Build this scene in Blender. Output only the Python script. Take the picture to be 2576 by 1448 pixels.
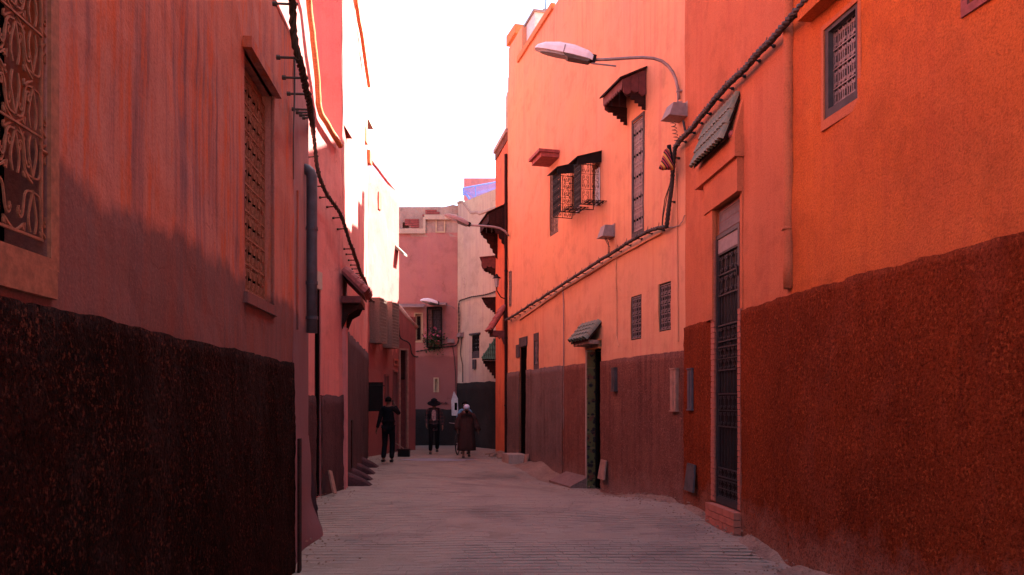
import bpy, math, random
from mathutils import Vector, Matrix, noise
R = math.radians
random.seed(7)
for o in list(bpy.data.objects): bpy.data.objects.remove(o)
SC = bpy.context.scene
COL = SC.collection

# ------------------------------------------------------------------ camera, sky, sun, exposure
FPX, CX, HY, EYE = 2000.0, 1288.0, 1010.0, 1.65
cd = bpy.data.cameras.new('camera'); cam = bpy.data.objects.new('camera', cd); COL.objects.link(cam)
cam.location = (0, 0, EYE); cam.rotation_euler = (R(90), 0, 0)
cd.sensor_width = 36; cd.lens = 36*FPX/2576; cd.shift_y = (HY-724)/2576; cd.clip_start = .05; cd.clip_end = 500
SC.camera = cam
SUN_EL, SUN_ROT = 50.0, 65.0
w = bpy.data.worlds.new('World'); SC.world = w; w.use_nodes = True
nt = w.node_tree; bg = nt.nodes['Background']
sky = nt.nodes.new('ShaderNodeTexSky'); sky.sky_type = 'NISHITA'; sky.sun_disc = False
sky.sun_elevation = R(SUN_EL); sky.sun_rotation = R(SUN_ROT); sky.dust_density = 3.0; sky.air_density = 1.0; sky.ozone_density = 1.0
nt.links.new(sky.outputs[0], bg.inputs[0]); bg.inputs[1].default_value = 0.065
sd = bpy.data.lights.new('sun', 'SUN'); sd.energy = 5.0; sd.angle = R(.5); sd.color = (1, .93, .82)
sun = bpy.data.objects.new('sun', sd); COL.objects.link(sun)
el, rt = R(SUN_EL), R(SUN_ROT)
sdir = Vector((math.sin(rt)*math.cos(el), math.cos(rt)*math.cos(el), math.sin(el)))
sun.rotation_euler = sdir.to_track_quat('Z', 'Y').to_euler(); sun.location = (12, 10, 20)
SC.view_settings.view_transform = 'Standard'; SC.view_settings.look = 'None'
SC.view_settings.gamma = 1; SC.view_settings.use_curve_mapping = False
SC.view_settings.exposure = 3.2
SC.render.engine = 'CYCLES'
SC.cycles.max_bounces = 10; SC.cycles.diffuse_bounces = 8; SC.cycles.glossy_bounces = 3

# ------------------------------------------------------------------ materials
def new_mat(name):
    m = bpy.data.materials.new(name); m.use_nodes = True
    return m, m.node_tree, m.node_tree.nodes['Principled BSDF']
def N(nt, typ, **kw):
    n = nt.nodes.new(typ)
    for k, v in kw.items():
        if k in n.inputs: n.inputs[k].default_value = v
        else: setattr(n, k, v)
    return n
def mixc(nt, fac, a, b, blend='MIX'):
    n = nt.nodes.new('ShaderNodeMix'); n.data_type = 'RGBA'; n.blend_type = blend
    for s, v in ((n.inputs[0], fac), (n.inputs[6], a), (n.inputs[7], b)):
        if hasattr(v, 'is_linked') or hasattr(v, 'links'): nt.links.new(v, s)
        elif isinstance(v, (int, float)): s.default_value = v
        else: s.default_value = (*v, 1)
    return n.outputs[2]
def mth(nt, op, a, b=0.0, clamp=False):
    n = nt.nodes.new('ShaderNodeMath'); n.operation = op; n.use_clamp = clamp
    for s, v in ((n.inputs[0], a), (n.inputs[1], b)):
        if isinstance(v, (int, float)): s.default_value = v
        else: nt.links.new(v, s)
    return n.outputs[0]
def ramp(nt, v, a, b):
    n = nt.nodes.new('ShaderNodeMapRange'); n.inputs[1].default_value = a; n.inputs[2].default_value = b
    nt.links.new(v, n.inputs[0]); return n.outputs[0]
def nz(nt, pos, scale, detail=4, rough=.55, stretch=None):
    src = pos
    if stretch:
        mp = N(nt, 'ShaderNodeMapping'); mp.inputs['Scale'].default_value = stretch; nt.links.new(pos, mp.inputs[0]); src = mp.outputs[0]
    n = N(nt, 'ShaderNodeTexNoise', Scale=scale, Detail=detail, Roughness=rough); nt.links.new(src, n.inputs['Vector'])
    return n.outputs['Fac']
def stucco(name, c1, c2, streak=None, sk=.5, grain=45, gb=.25, speck=.25, stain=None, dust=None, rough=.92, big=.7, lump=0., cracks=True, red=None, spec=.12, bright_fleck=None):
    m, nt, b = new_mat(name)
    geo = nt.nodes.new('ShaderNodeNewGeometry'); pos = geo.outputs['Position']
    n1 = nz(nt, pos, big, 6, .6); col = mixc(nt, ramp(nt, n1, .35, .65), c1, c2)
    pt = nz(nt, pos, 1.9, 9, .68); pt2 = nz(nt, pos, .8, 5, .6, (1, 1, .5))
    col = mixc(nt, mth(nt, 'MULTIPLY', ramp(nt, pt, .50, .34), .42), col, tuple(x*.55 for x in c2))
    col = mixc(nt, mth(nt, 'MULTIPLY', ramp(nt, pt2, .53, .64), .35), col, tuple(min(.8, x*1.12+.02) for x in c1))
    if streak:
        s = nz(nt, pos, 1.0, 6, .7, (7.5, 7.5, .2)); s2 = nz(nt, pos, .6, 3)
        f = mth(nt, 'MULTIPLY', ramp(nt, s, .46, .64), ramp(nt, s2, .32, .56)); f = mth(nt, 'MULTIPLY', f, sk)
        col = mixc(nt, f, col, streak)
    if red:
        s = nz(nt, pos, 1.3, 7, .72, (4.5, 4.5, .6)); col = mixc(nt, mth(nt, 'MULTIPLY', ramp(nt, s, .50, .62), .85), col, red)
    sep = nt.nodes.new('ShaderNodeSeparateXYZ'); nt.links.new(pos, sep.inputs[0])
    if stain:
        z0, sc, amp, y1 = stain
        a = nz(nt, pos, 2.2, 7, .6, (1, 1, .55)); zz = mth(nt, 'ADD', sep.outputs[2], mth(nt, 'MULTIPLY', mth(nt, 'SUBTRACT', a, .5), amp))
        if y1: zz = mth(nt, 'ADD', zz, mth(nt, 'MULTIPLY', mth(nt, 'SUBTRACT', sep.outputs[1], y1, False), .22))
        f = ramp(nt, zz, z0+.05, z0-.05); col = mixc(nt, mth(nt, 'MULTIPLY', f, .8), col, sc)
    if dust:
        zt, dc = dust
        a = nz(nt, pos, 2.4, 8, .72); zz = mth(nt, 'ADD', sep.outputs[2], mth(nt, 'MULTIPLY', mth(nt, 'SUBTRACT', a, .5), 1.3))
        col = mixc(nt, mth(nt, 'MULTIPLY', ramp(nt, zz, zt+.15, zt-.5), .9), col, dc)
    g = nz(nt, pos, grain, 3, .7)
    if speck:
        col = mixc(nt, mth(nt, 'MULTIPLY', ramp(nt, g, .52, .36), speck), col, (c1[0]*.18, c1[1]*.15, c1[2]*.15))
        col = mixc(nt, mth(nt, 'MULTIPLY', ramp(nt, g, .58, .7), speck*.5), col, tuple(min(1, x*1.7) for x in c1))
    h = mth(nt, 'MULTIPLY', g, 1.0)
    if bright_fleck:
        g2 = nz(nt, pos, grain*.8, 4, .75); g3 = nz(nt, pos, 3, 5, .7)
        col = mixc(nt, mth(nt, 'MULTIPLY', ramp(nt, g2, .53, .66), ramp(nt, g3, .3, .62)), col, bright_fleck)  # brighter coloured flecks scattered at random over the rough surface
    if cracks:
        v = N(nt, 'ShaderNodeTexVoronoi', Scale=.8, feature='DISTANCE_TO_EDGE')
        wv = N(nt, 'ShaderNodeTexNoise', Scale=2.5, Detail=5.0); nt.links.new(pos, wv.inputs['Vector'])
        mv = mixc(nt, .35, (0, 0, 0), (0, 0, 0)); ad = N(nt, 'ShaderNodeVectorMath', operation='ADD')
        nt.links.new(pos, ad.inputs[0]); nt.links.new(wv.outputs['Color'], ad.inputs[1]); nt.links.new(ad.outputs[0], v.inputs['Vector'])
        cr = ramp(nt, v.outputs['Distance'], .012, 0); msk = ramp(nt, nz(nt, pos, .9, 2), .56, .66)
        cf = mth(nt, 'MULTIPLY', mth(nt, 'MULTIPLY', cr, msk), .55); col = mixc(nt, cf, col, (c1[0]*.3, c1[1]*.25, c1[2]*.25))
        h = mth(nt, 'SUBTRACT', h, cf)
    bp = N(nt, 'ShaderNodeBump', Strength=gb, Distance=.01); nt.links.new(h, bp.inputs['Height'])
    n3 = nz(nt, pos, 5 if not lump else 16, 4, .6); bp2 = N(nt, 'ShaderNodeBump', Strength=.25 + lump, Distance=.03); nt.links.new(n3, bp2.inputs['Height'])
    nt.links.new(bp2.outputs[0], bp.inputs['Normal']); nt.links.new(bp.outputs[0], b.inputs['Normal'])
    nt.links.new(col, b.inputs['Base Color']); b.inputs['Roughness'].default_value = rough
    b.inputs['Specular IOR Level'].default_value = spec
    return m
def plain(name, c, rough=.6, metal=0., var=.25, scale=12, bump=.15, c2=None, spec=.3, stretch=None):
    m, nt, b = new_mat(name)
    tc = nt.nodes.new('ShaderNodeTexCoord'); pos = tc.outputs['Object']
    f = nz(nt, pos, scale, 5, .6, stretch)
    c2 = c2 or tuple(x*(1-var) for x in c)
    col = mixc(nt, ramp(nt, f, .35, .65), c, c2)
    nt.links.new(col, b.inputs['Base Color'])
    b.inputs['Roughness'].default_value = rough; b.inputs['Metallic'].default_value = metal; b.inputs['Specular IOR Level'].default_value = spec
    if bump:
        bp = N(nt, 'ShaderNodeBump', Strength=bump, Distance=.01); nt.links.new(nz(nt, pos, scale*3, 4, .6, stretch), bp.inputs['Height']); nt.links.new(bp.outputs[0], b.inputs['Normal'])
    return m
M = {}
M['L'] = stucco('old_pink_plaster', (.44, .115, .075), (.40, .14, .115), (.15, .055, .065), .95, 55, .3, .22, (2.66, (.115, .046, .046), .55, 0), red=(.50, .082, .026))
M['L1'] = stucco('dusky_plaster', (.32, .115, .105), (.27, .10, .10), (.2, .09, .1), .6, 50, .2, .15, (2.6, (.15, .065, .075), .3, 0), cracks=False)
M['C'] = stucco('rose_plaster', (.60, .19, .17), (.54, .20, .185), (.32, .13, .14), .6, 40, .2, .1)
M['D'] = stucco('rose_plaster_red', (.56, .165, .14), (.46, .16, .145), (.30, .12, .12), .6, 40, .2, .1)
M['E'] = stucco('brick_pink_plaster', (.46, .13, .115), (.40, .125, .115), (.28, .11, .11), .6, 40, .2, .12, (3.4, (.20, .062, .060), 1.5, 0))  # lower wall turns darker below a ragged line
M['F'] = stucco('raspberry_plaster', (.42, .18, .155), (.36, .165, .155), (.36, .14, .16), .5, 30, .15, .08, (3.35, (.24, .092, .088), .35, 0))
M['G'] = stucco('pale_peach_plaster', (.50, .39, .29), (.44, .34, .28), (.33, .22, .23), .6, 30, .15, .08)
M['B'] = stucco('salmon_plaster', (.60, .275, .145), (.55, .26, .165), (.46, .14, .11), .42, 60, .12, .06, big=.35, cracks=False)
M['A'] = stucco('orange_plaster', (.51, .118, .024), (.44, .102, .034), (.36, .07, .03), .45, 55, .85, .38, big=.5, cracks=False)
M['A1'] = stucco('orange_pink_plaster', (.46, .135, .062), (.41, .125, .065), (.34, .08, .05), .4, 55, .6, .25, big=.5, cracks=False)
M['E2'] = stucco('dark_brick_pink_plaster', (.26, .075, .068), (.22, .07, .066), (.1, .04, .04), .7, 40, .3, .2)
M['H'] = stucco('burnt_orange_plaster', (.62, .15, .06), (.5, .12, .06), (.2, .07, .06), .7, 40, .2, .12)
M['Lp'] = stucco('rough_dark_render', (.020, .005, .004), (.005, .0012, .001), None, 0, 42, 1.0, .9, lump=.15, spec=.02, bright_fleck=(.11, .030, .018), cracks=False)
M['Ap'] = stucco('rough_red_render', (.18, .030, .010), (.125, .021, .008), (.06, .012, .008), .4, 38, 1.0, .6, dust=(.30, (.27, .13, .10)), lump=.12, spec=.03, bright_fleck=(.29, .062, .02), cracks=False)
M['Bp'] = stucco('rough_brown_render', (.18, .066, .048), (.145, .054, .042), (.055, .02, .02), .6, 45, .7, .5, dust=(.25, (.25, .14, .12)), lump=.1, spec=.04, bright_fleck=(.27, .12, .10), cracks=False)
M['Bp2'] = stucco('rough_grey_brown_render', (.155, .105, .098), (.13, .085, .082), (.06, .026, .028), .5, 45, .7, .5, dust=(.25, (.25, .14, .12)), lump=.1, spec=.04, bright_fleck=(.27, .12, .10), cracks=False)
M['Cp'] = stucco('brown_wall_base', (.085, .035, .038), (.065, .025, .028), (.03, .012, .014), .6, 45, .6, .4, lump=.2, cracks=False)
M['Gp'] = stucco('slate_grey_wall_base', (.030, .023, .022), (.022, .017, .016), (.02, .02, .025), .5, 30, .3, .3, cracks=False)
M['stone'] = stucco('weathered_stone', (.42, .32, .27), (.34, .22, .19), (.2, .14, .12), .4, 30, .5, .2)
M['ground'] = stucco('dusty_ground', (.29, .212, .168), (.255, .178, .145), None, 0, 50, .4, .2, big=1.2, cracks=False)
M['dirt'] = stucco('loose_dirt', (.27, .165, .125), (.21, .12, .095), None, 0, 28, 1.0, .4, lump=.5, big=2.5, cracks=False)
M['iron'] = plain('black_iron', (.012, .009, .010), .6, .1, .4, spec=.12)
M['rust'] = plain('rusty_iron', (.33, .10, .055), .75, .1, .4, 25)
M['grey_iron'] = plain('grey_iron', (.032, .026, .032), .5, .2, .3)
M['dark'] = plain('dark_void', (.004, .003, .003), 1.0, 0, .2, bump=0, spec=.0)
M['glass'] = plain('window_glass', (.02, .02, .026), .1, 0, .2, bump=0, spec=.35)
M['wood'] = plain('dark_wood', (.035, .012, .011), .8, 0, .5, 6, .4, spec=.1, stretch=(1, 1, 8))
M['wood_grey'] = plain('grey_wood', (.07, .055, .06), .75, 0, .4, 6, .4)
M['wood_pale'] = plain('pale_board', (.33, .17, .13), .8, 0, .35, 8, .3)
M['wood_red'] = plain('red_board', (.13, .032, .032), .75, 0, .4, 8, .3)
M['reed'] = plain('pale_lattice', (.26, .17, .14), .85, 0, .4, 30)
M['tile_grey'] = plain('weathered_tile', (.21, .185, .14), .85, 0, .5, 9, .5, c2=(.10, .135, .115))
M['tile_green'] = plain('green_glazed_tile', (.05, .13, .09), .5, 0, .4, 14, .3)
M['tile_red'] = plain('red_tile', (.30, .07, .065), .75, 0, .4, 10, .4)
M['verge'] = plain('clay_verge', (.60, .20, .07), .8, 0, .35, 9, .7, stretch=(1, 6, 6))
M['cable'] = plain('black_cable', (.035, .022, .022), .6, 0, .4)
M['cable_l'] = plain('brown_cable', (.06, .035, .025), .7, 0, .4)  # lighter, browner colour for the left-hand cable and wire
M['lampmetal'] = plain('pale_lamp_metal', (.78, .75, .80), .5, .0, .12)
M['lampdark'] = plain('lamp_underside', (.10, .09, .09), .5, .1, .3)
M['lampglass'] = plain('lamp_glass', (.32, .3, .3), .15, 0, .1, bump=0)
M['galv'] = plain('galvanised_steel', (.27, .20, .20), .5, .3, .25)
M['pipe'] = plain('grey_pipe', (.085, .07, .09), .55, 0, .35, 7)
M['boxgrey'] = plain('grey_box', (.24, .18, .18), .6, 0, .25)
M['blue'] = plain('blue_painted_iron', (.14, .27, .78), .5, 0, .1)
M['white'] = plain('whitewash', (.6, .58, .6), .8, 0, .25)
M['cream'] = plain('cream_paint', (.5, .37, .24), .7, 0, .2)
M['skin'] = plain('skin', (.13, .055, .036), .55, 0, .1, bump=0)
M['black_cloth'] = plain('black_cloth', (.010, .009, .012), .9, 0, .3, 20, .3, spec=.04)
M['dark_cloth'] = plain('dark_cloth', (.016, .013, .02), .9, 0, .3, 20, .3, spec=.04)
M['shoe'] = plain('dark_shoe', (.02, .018, .02), .5, 0, .2)
M['hair'] = plain('black_hair', (.006, .005, .005), .7, 0, .2, 60, .6, spec=.04)
M['robe'] = plain('brown_robe_cloth', (.06, .028, .026), .95, 0, .3, 12, .4, spec=.04, stretch=(6, 6, 1))
M['cap'] = plain('pale_knit_cap', (.5, .5, .62), .9, 0, .1)
M['bluecloth'] = plain('light_blue_cloth', (.10, .25, .38), .9, 0, .2)
M['pinkcloth'] = plain('pale_pink_print', (.4, .27, .27), .9, 0, .7, 18, .2)
M['leaf'] = plain('leaf_green', (.05, .075, .03), .7, 0, .4)
M['petal'] = plain('pink_petal', (.5, .12, .2), .7, 0, .3)
M['tyre'] = plain('black_tyre', (.012, .012, .012), .8, 0, .2)
M['wet'] = plain('wet_paving_sky_tint', (.30, .26, .30), .42, 0, .3, 4, .12, spec=.4)  # wet patch; pale base colour painted in for the bluish sky reflection
M['lampdull'] = plain('dull_lamp_metal', (.30, .21, .21), .6, 0, .2)
M['ptile'] = plain('pink_brick', (.42, .13, .09), .7, 0, .25, 8)
M['paver'] = None
def mk_paver():
    m, nt, b = new_mat('dusty_paver')
    geo = nt.nodes.new('ShaderNodeNewGeometry'); oi = nt.nodes.new('ShaderNodeObjectInfo'); pos = geo.outputs['Position']
    r = mth(nt, 'FRACT', mth(nt, 'ADD', geo.outputs['Random Per Island'], oi.outputs['Random']))
    col = mixc(nt, r, (.275, .205, .165), (.25, .183, .15))
    col = mixc(nt, mth(nt, 'MULTIPLY', ramp(nt, nz(nt, pos, 1.3, 5), .42, .62), .7), col, (.305, .222, .172))
    col = mixc(nt, mth(nt, 'MULTIPLY', ramp(nt, nz(nt, pos, 1.0, 7, .65, (.45, 3.0, 1)), .57, .70), .6), col, (.12, .055, .055))
    col = mixc(nt, mth(nt, 'MULTIPLY', ramp(nt, nz(nt, pos, .7, 8, .68), .50, .36), .5), col, (.13, .085, .075))
    col = mixc(nt, mth(nt, 'MULTIPLY', ramp(nt, nz(nt, pos, 60, 3), .55, .35), .25), col, (.07, .035, .04))
    nt.links.new(col, b.inputs['Base Color']); b.inputs['Roughness'].default_value = .8; b.inputs['Specular IOR Level'].default_value = .25
    bp = N(nt, 'ShaderNodeBump', Strength=.35, Distance=.01); nt.links.new(nz(nt, pos, 40, 4), bp.inputs['Height']); nt.links.new(bp.outputs[0], b.inputs['Normal'])
    M['paver'] = m
mk_paver()
def mk_pattern(name, ca, cb, sc, cc):
    m, nt, b = new_mat(name)
    geo = nt.nodes.new('ShaderNodeNewGeometry'); pos = geo.outputs['Position']
    v = N(nt, 'ShaderNodeTexVoronoi', Scale=sc); nt.links.new(pos, v.inputs['Vector'])
    n = nz(nt, pos, sc*.9, 2)
    col = mixc(nt, ramp(nt, v.outputs['Distance'], .36, .42), cb, ca); col = mixc(nt, ramp(nt, n, .6, .63), col, cc)
    nt.links.new(col, b.inputs['Base Color']); b.inputs['Roughness'].default_value = .35
    M[name] = m
mk_pattern('zellige', (.10, .085, .035), (.012, .01, .018), 9, (.13, .04, .03))
def mk_stripe():
    m, nt, b = new_mat('striped_cloth')
    tc = nt.nodes.new('ShaderNodeTexCoord'); sp = nt.nodes.new('ShaderNodeSeparateXYZ'); nt.links.new(tc.outputs['Object'], sp.inputs[0])
    s = mth(nt, 'ADD', mth(nt, 'MULTIPLY', sp.outputs[0], 1.6), sp.outputs[2])
    f = mth(nt, 'FRACT', mth(nt, 'MULTIPLY', s, 14)); g = mth(nt, 'FRACT', mth(nt, 'MULTIPLY', s, 4.7))
    col = mixc(nt, mth(nt, 'GREATER_THAN', f, .55), (.02, .008, .01), (.35, .03, .05)); col = mixc(nt, mth(nt, 'GREATER_THAN', g, .72), col, (.5, .25, .06))
    nt.links.new(col, b.inputs['Base Color']); b.inputs['Roughness'].default_value = .9
    M['stripe'] = m
mk_stripe()
def mk_plaid():
    m, nt, b = new_mat('dark_plaid')
    tc = nt.nodes.new('ShaderNodeTexCoord'); sp = nt.nodes.new('ShaderNodeSeparateXYZ'); nt.links.new(tc.outputs['Object'], sp.inputs[0])
    f = mth(nt, 'GREATER_THAN', mth(nt, 'FRACT', mth(nt, 'MULTIPLY', sp.outputs[0], 9)), .7); g = mth(nt, 'GREATER_THAN', mth(nt, 'FRACT', mth(nt, 'MULTIPLY', sp.outputs[2], 9)), .7)
    col = mixc(nt, mth(nt, 'MULTIPLY', mth(nt, 'ADD', f, g), .5), (.018, .014, .018), (.10, .035, .035))
    nt.links.new(col, b.inputs['Base Color']); b.inputs['Roughness'].default_value = .95
    M['plaid'] = m
mk_plaid()

# ------------------------------------------------------------------ mesh and object helpers
class MB:
    def __init__(s): s.v = []; s.f = []; s.mi = []
    def add(s, vs, fs, mi=0):
        n = len(s.v); s.v += [tuple(v) for v in vs]; s.f += [tuple(i+n for i in f) for f in fs]; s.mi += [mi]*len(fs)
    def box(s, a, b, mi=0):
        x0, y0, z0 = [min(p, q) for p, q in zip(a, b)]; x1, y1, z1 = [max(p, q) for p, q in zip(a, b)]
        v = [(x0, y0, z0), (x1, y0, z0), (x1, y1, z0), (x0, y1, z0), (x0, y0, z1), (x1, y0, z1), (x1, y1, z1), (x0, y1, z1)]
        s.add(v, [(0, 3, 2, 1), (4, 5, 6, 7), (0, 1, 5, 4), (1, 2, 6, 5), (2, 3, 7, 6), (3, 0, 4, 7)], mi)
    def ext(s, poly, vec, mi=0):
        n = len(poly); vec = Vector(vec); a = [Vector(p) for p in poly]; b = [p+vec for p in a]
        s.add(a+b, [tuple(range(n))[::-1], tuple(range(n, 2*n))]+[(i, (i+1) % n, n+(i+1) % n, n+i) for i in range(n)], mi)
    def tube(s, path, r, n=6, mi=0, r1=None, caps=True):
        P = [Vector(p) for p in path]; k = len(P); rings = []; t0 = None; up = None
        for i, p in enumerate(P):
            t = (P[min(i+1, k-1)]-P[max(i-1, 0)]);
            if t.length < 1e-9: t = Vector((0, 0, 1))
            t.normalize()
            if up is None:
                a = Vector((0, 0, 1)) if abs(t.z) < .9 else Vector((1, 0, 0)); up = (a - t*a.dot(t)).normalized()
            else:
                up = up - t*up.dot(t); up = up.normalized() if up.length > 1e-6 else Vector((1, 0, 0))
            side = t.cross(up)
            rr = r if r1 is None else r+(r1-r)*i/(k-1)
            if callable(rr): rr = rr(i/(k-1))
            rings.append([p+(up*math.cos(2*math.pi*(j+.5)/n)+side*math.sin(2*math.pi*(j+.5)/n))*rr for j in range(n)])
        vs = [q for ring in rings for q in ring]; fs = []
        for i in range(k-1):
            for j in range(n): fs.append((i*n+j, i*n+(j+1) % n, (i+1)*n+(j+1) % n, (i+1)*n+j))
        if caps: fs += [tuple(range(n))[::-1], tuple(range((k-1)*n, k*n))]
        s.add(vs, fs, mi)
    def lathe(s, prof, n=12, c=(0, 0, 0), mi=0, sx=1, sy=1):
        vs = []; fs = []
        for (r, z) in prof:
            for j in range(n): vs.append((c[0]+sx*r*math.cos(2*math.pi*j/n), c[1]+sy*r*math.sin(2*math.pi*j/n), c[2]+z))
        for i in range(len(prof)-1):
            for j in range(n): fs.append((i*n+j, i*n+(j+1) % n, (i+1)*n+(j+1) % n, (i+1)*n+j))
        fs += [tuple(range(n))[::-1], tuple(range((len(prof)-1)*n, len(prof)*n))]
        s.add(vs, fs, mi)
    def mesh(s, name, mats, smooth=False):
        me = bpy.data.meshes.new(name); me.from_pydata(s.v, [], s.f)
        for m in (mats if isinstance(mats, list) else [mats]): me.materials.append(M[m] if isinstance(m, str) else m)
        me.polygons.foreach_set('material_index', s.mi)
        if smooth: me.polygons.foreach_set('use_smooth', [True]*len(s.f))
        me.update(); return me
WM = {}
I4 = Matrix.Identity(4)
def link(name, data, parent=None, mw=I4):
    o = bpy.data.objects.new(name, data); COL.objects.link(o)
    if parent is not None:
        o.parent = parent; o.matrix_parent_inverse = WM[parent].inverted()
    o.matrix_basis = mw; WM[o] = mw.copy(); return o
def tag(o, label=None, cat=None, group=None, kind=None):
    if label: o['label'] = label
    if cat: o['category'] = cat
    if group: o['group'] = group
    if kind: o['kind'] = kind
    return o
def thing(name, label, cat, loc=(0, 0, 0), group=None, rz=0):
    return tag(link(name, None, None, Matrix.Translation(loc) @ Matrix.Rotation(rz, 4, 'Z')), label, cat, group)
def put(name, mb, mat, parent=None, mw=I4, smooth=False, kind=None):
    me = mb if isinstance(mb, bpy.types.Mesh) else mb.mesh(name, mat, smooth)
    o = link(name, me, parent, mw)
    if kind: o['kind'] = kind
    return o
def copy_tree(root, mw, label, group=None):
    r = root.copy(); COL.objects.link(r); r.matrix_basis = mw; WM[r] = mw.copy(); r['label'] = label
    d = mw @ WM[root].inverted()
    def rec(a, b):
        for ch in [o for o in list(WM) if o.parent == a]:
            c = ch.copy(); COL.objects.link(c); c.parent = b; WM[c] = d @ WM[ch]; rec(ch, c)
    rec(root, r)
    if group: r['group'] = group; root['group'] = group
    return r
class Wall:
    """vertical wall plane; u runs from p0 to p1, d is out of the wall (left of travel), z up"""
    def __init__(s, p0, p1):
        s.p0 = Vector((p0[0], p0[1], 0)); s.p1 = Vector((p1[0], p1[1], 0)); s.e = (s.p1-s.p0).normalized(); s.n = Vector((-s.e.y, s.e.x, 0)); s.len = (s.p1-s.p0).length
        s.M = Matrix.Translation(s.p0) @ Matrix.Rotation(math.atan2(s.e.y, s.e.x), 4, 'Z')
    def at(s, px, py=HY, d=0.):
        ray = Vector(((px-CX)/FPX, 1, (HY-py)/FPX)); o = Vector((0, 0, EYE)); q = s.p0+s.n*d
        t = (q-o).dot(s.n)/ray.dot(s.n); h = o+ray*t
        return (h-s.p0).dot(s.e), h.z
    def u(s, px, d=0.): return s.at(px, HY, d)[0]
    def z(s, px, py, d=0.): return s.at(px, py, d)[1]
    def W(s, u, d, z): return s.M @ Vector((u, d, z))
    def T(s, u, d, z, rx=0., ry=0., rz=0.): return s.M @ Matrix.Translation((u, d, z)) @ Matrix.Rotation(rz, 4, 'Z') @ Matrix.Rotation(rx, 4, 'X') @ Matrix.Rotation(ry, 4, 'Y')
def pix(px, py, Z): return Vector(((px-CX)/FPX*Z, Z, EYE+(HY-py)/FPX*Z))
# ground height
GP = [(2.97, 10.3, -.08), (3.2, 8.33, -.18), (2.78, 12.74, 0), (1.83, 16.3, -.2), (1.27, 18.4, -.22), (.3, 22, -.05), (-.12, 23.6, 0), (-2.3, 8.5, -.17), (-2.55, 10.1, -.12),
      (-3.39, 13.5, 0), (-3.18, 14.9, 0), (-4.28, 23.6, 0), (-3.5, 27, 0), (-2, 29.7, 0), (0, 4, -.3), (0, 0, -.4), (-.5, 20, -.03), (-1, 14, -.04), (0, 11, -.1), (3.5, 4, -.3), (-2, 4, -.3), (0, 25, 0), (0, -8, -.5)]
def gz(x, y):
    a = b = 0.
    for (px, py, pz) in GP:
        ww = 1/((x-px)**2+(y-py)**2+.15)**1.5; a += ww*pz; b += ww
    return a/b
def wob(p, amp=.012): return amp*noise.noise(Vector(p)*1.3) + amp*.5*noise.noise(Vector(p)*4.1)
def lines(a, b, step, extra):
    xs = [a, b]+[x for x in extra if a < x < b]; xs = sorted(set(round(x, 4) for x in xs)); out = []
    for i in range(len(xs)-1):
        n = max(1, int(math.ceil((xs[i+1]-xs[i])/step)))
        out += [xs[i]+(xs[i+1]-xs[i])*k/n for k in range(n)]
    return out+[xs[-1]]
def facade(mb, W, u0, u1, z0, z1, holes=(), depth=3., step=.3, amp=.012, ztop=None):
    """front sheet with real openings and reveals, closed behind by a hollow block; world coordinates"""
    us = lines(u0, u1, step, [h[0] for h in holes]+[h[1] for h in holes]); zs = lines(z0, z1, step, [h[2] for h in holes]+[h[3] for h in holes])
    def P(u, d, z):
        q = W.W(u, d, z)
        if d == 0: q = q+W.n*wob(q, amp)
        return q
    idx = {}; vs = []; fs = []
    def V(u, z):
        k = (round(u, 4), round(z, 4))
        if k not in idx:
            zz = z
            if ztop and abs(z-z1) < 1e-6: zz = ztop(u)
            idx[k] = len(vs); vs.append(P(u, 0, zz))
        return idx[k]
    for i in range(len(us)-1):
        for j in range(len(zs)-1):
            cu, cz = (us[i]+us[i+1])/2, (zs[j]+zs[j+1])/2
            if any(h[0] < cu < h[1] and h[2] < cz < h[3] for h in holes): continue
            fs.append((V(us[i], zs[j]), V(us[i], zs[j+1]), V(us[i+1], zs[j+1]), V(us[i+1], zs[j])))
    mb.add(vs, fs)
    for h in holes:
        a, b, c, d = h[:4]; dp = -(h[4] if len(h) > 4 else .3)
        for (A, B) in (((a, c), (b, c)), ((b, c), (b, d)), ((b, d), (a, d)), ((a, d), (a, c))):
            mb.add([P(A[0], 0, A[1]), P(B[0], 0, B[1]), P(B[0], dp, B[1]), P(A[0], dp, A[1])], [(0, 1, 2, 3)])
    t0, t1 = (ztop(u0), ztop(u1)) if ztop else (z1, z1)
    n = len(us)
    for i in range(n-1):
        ta, tb = (ztop(us[i]), ztop(us[i+1])) if ztop else (z1, z1)
        mb.add([P(us[i], 0, ta), P(us[i+1], 0, tb), P(us[i+1], -depth, tb), P(us[i], -depth, ta)], [(0, 1, 2, 3)])
    mb.add([P(u0, 0, z0), P(u0, 0, t0), P(u0, -depth, t0), P(u0, -depth, z0)], [(0, 1, 2, 3)])
    mb.add([P(u1, 0, z0), P(u1, 0, t1), P(u1, -depth, t1), P(u1, -depth, z0)], [(0, 3, 2, 1)])
    mb.add([P(u0, -depth, z0), P(u0, -depth, t0), P(u1, -depth, t1), P(u1, -depth, z0)], [(0, 1, 2, 3)])
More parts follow.
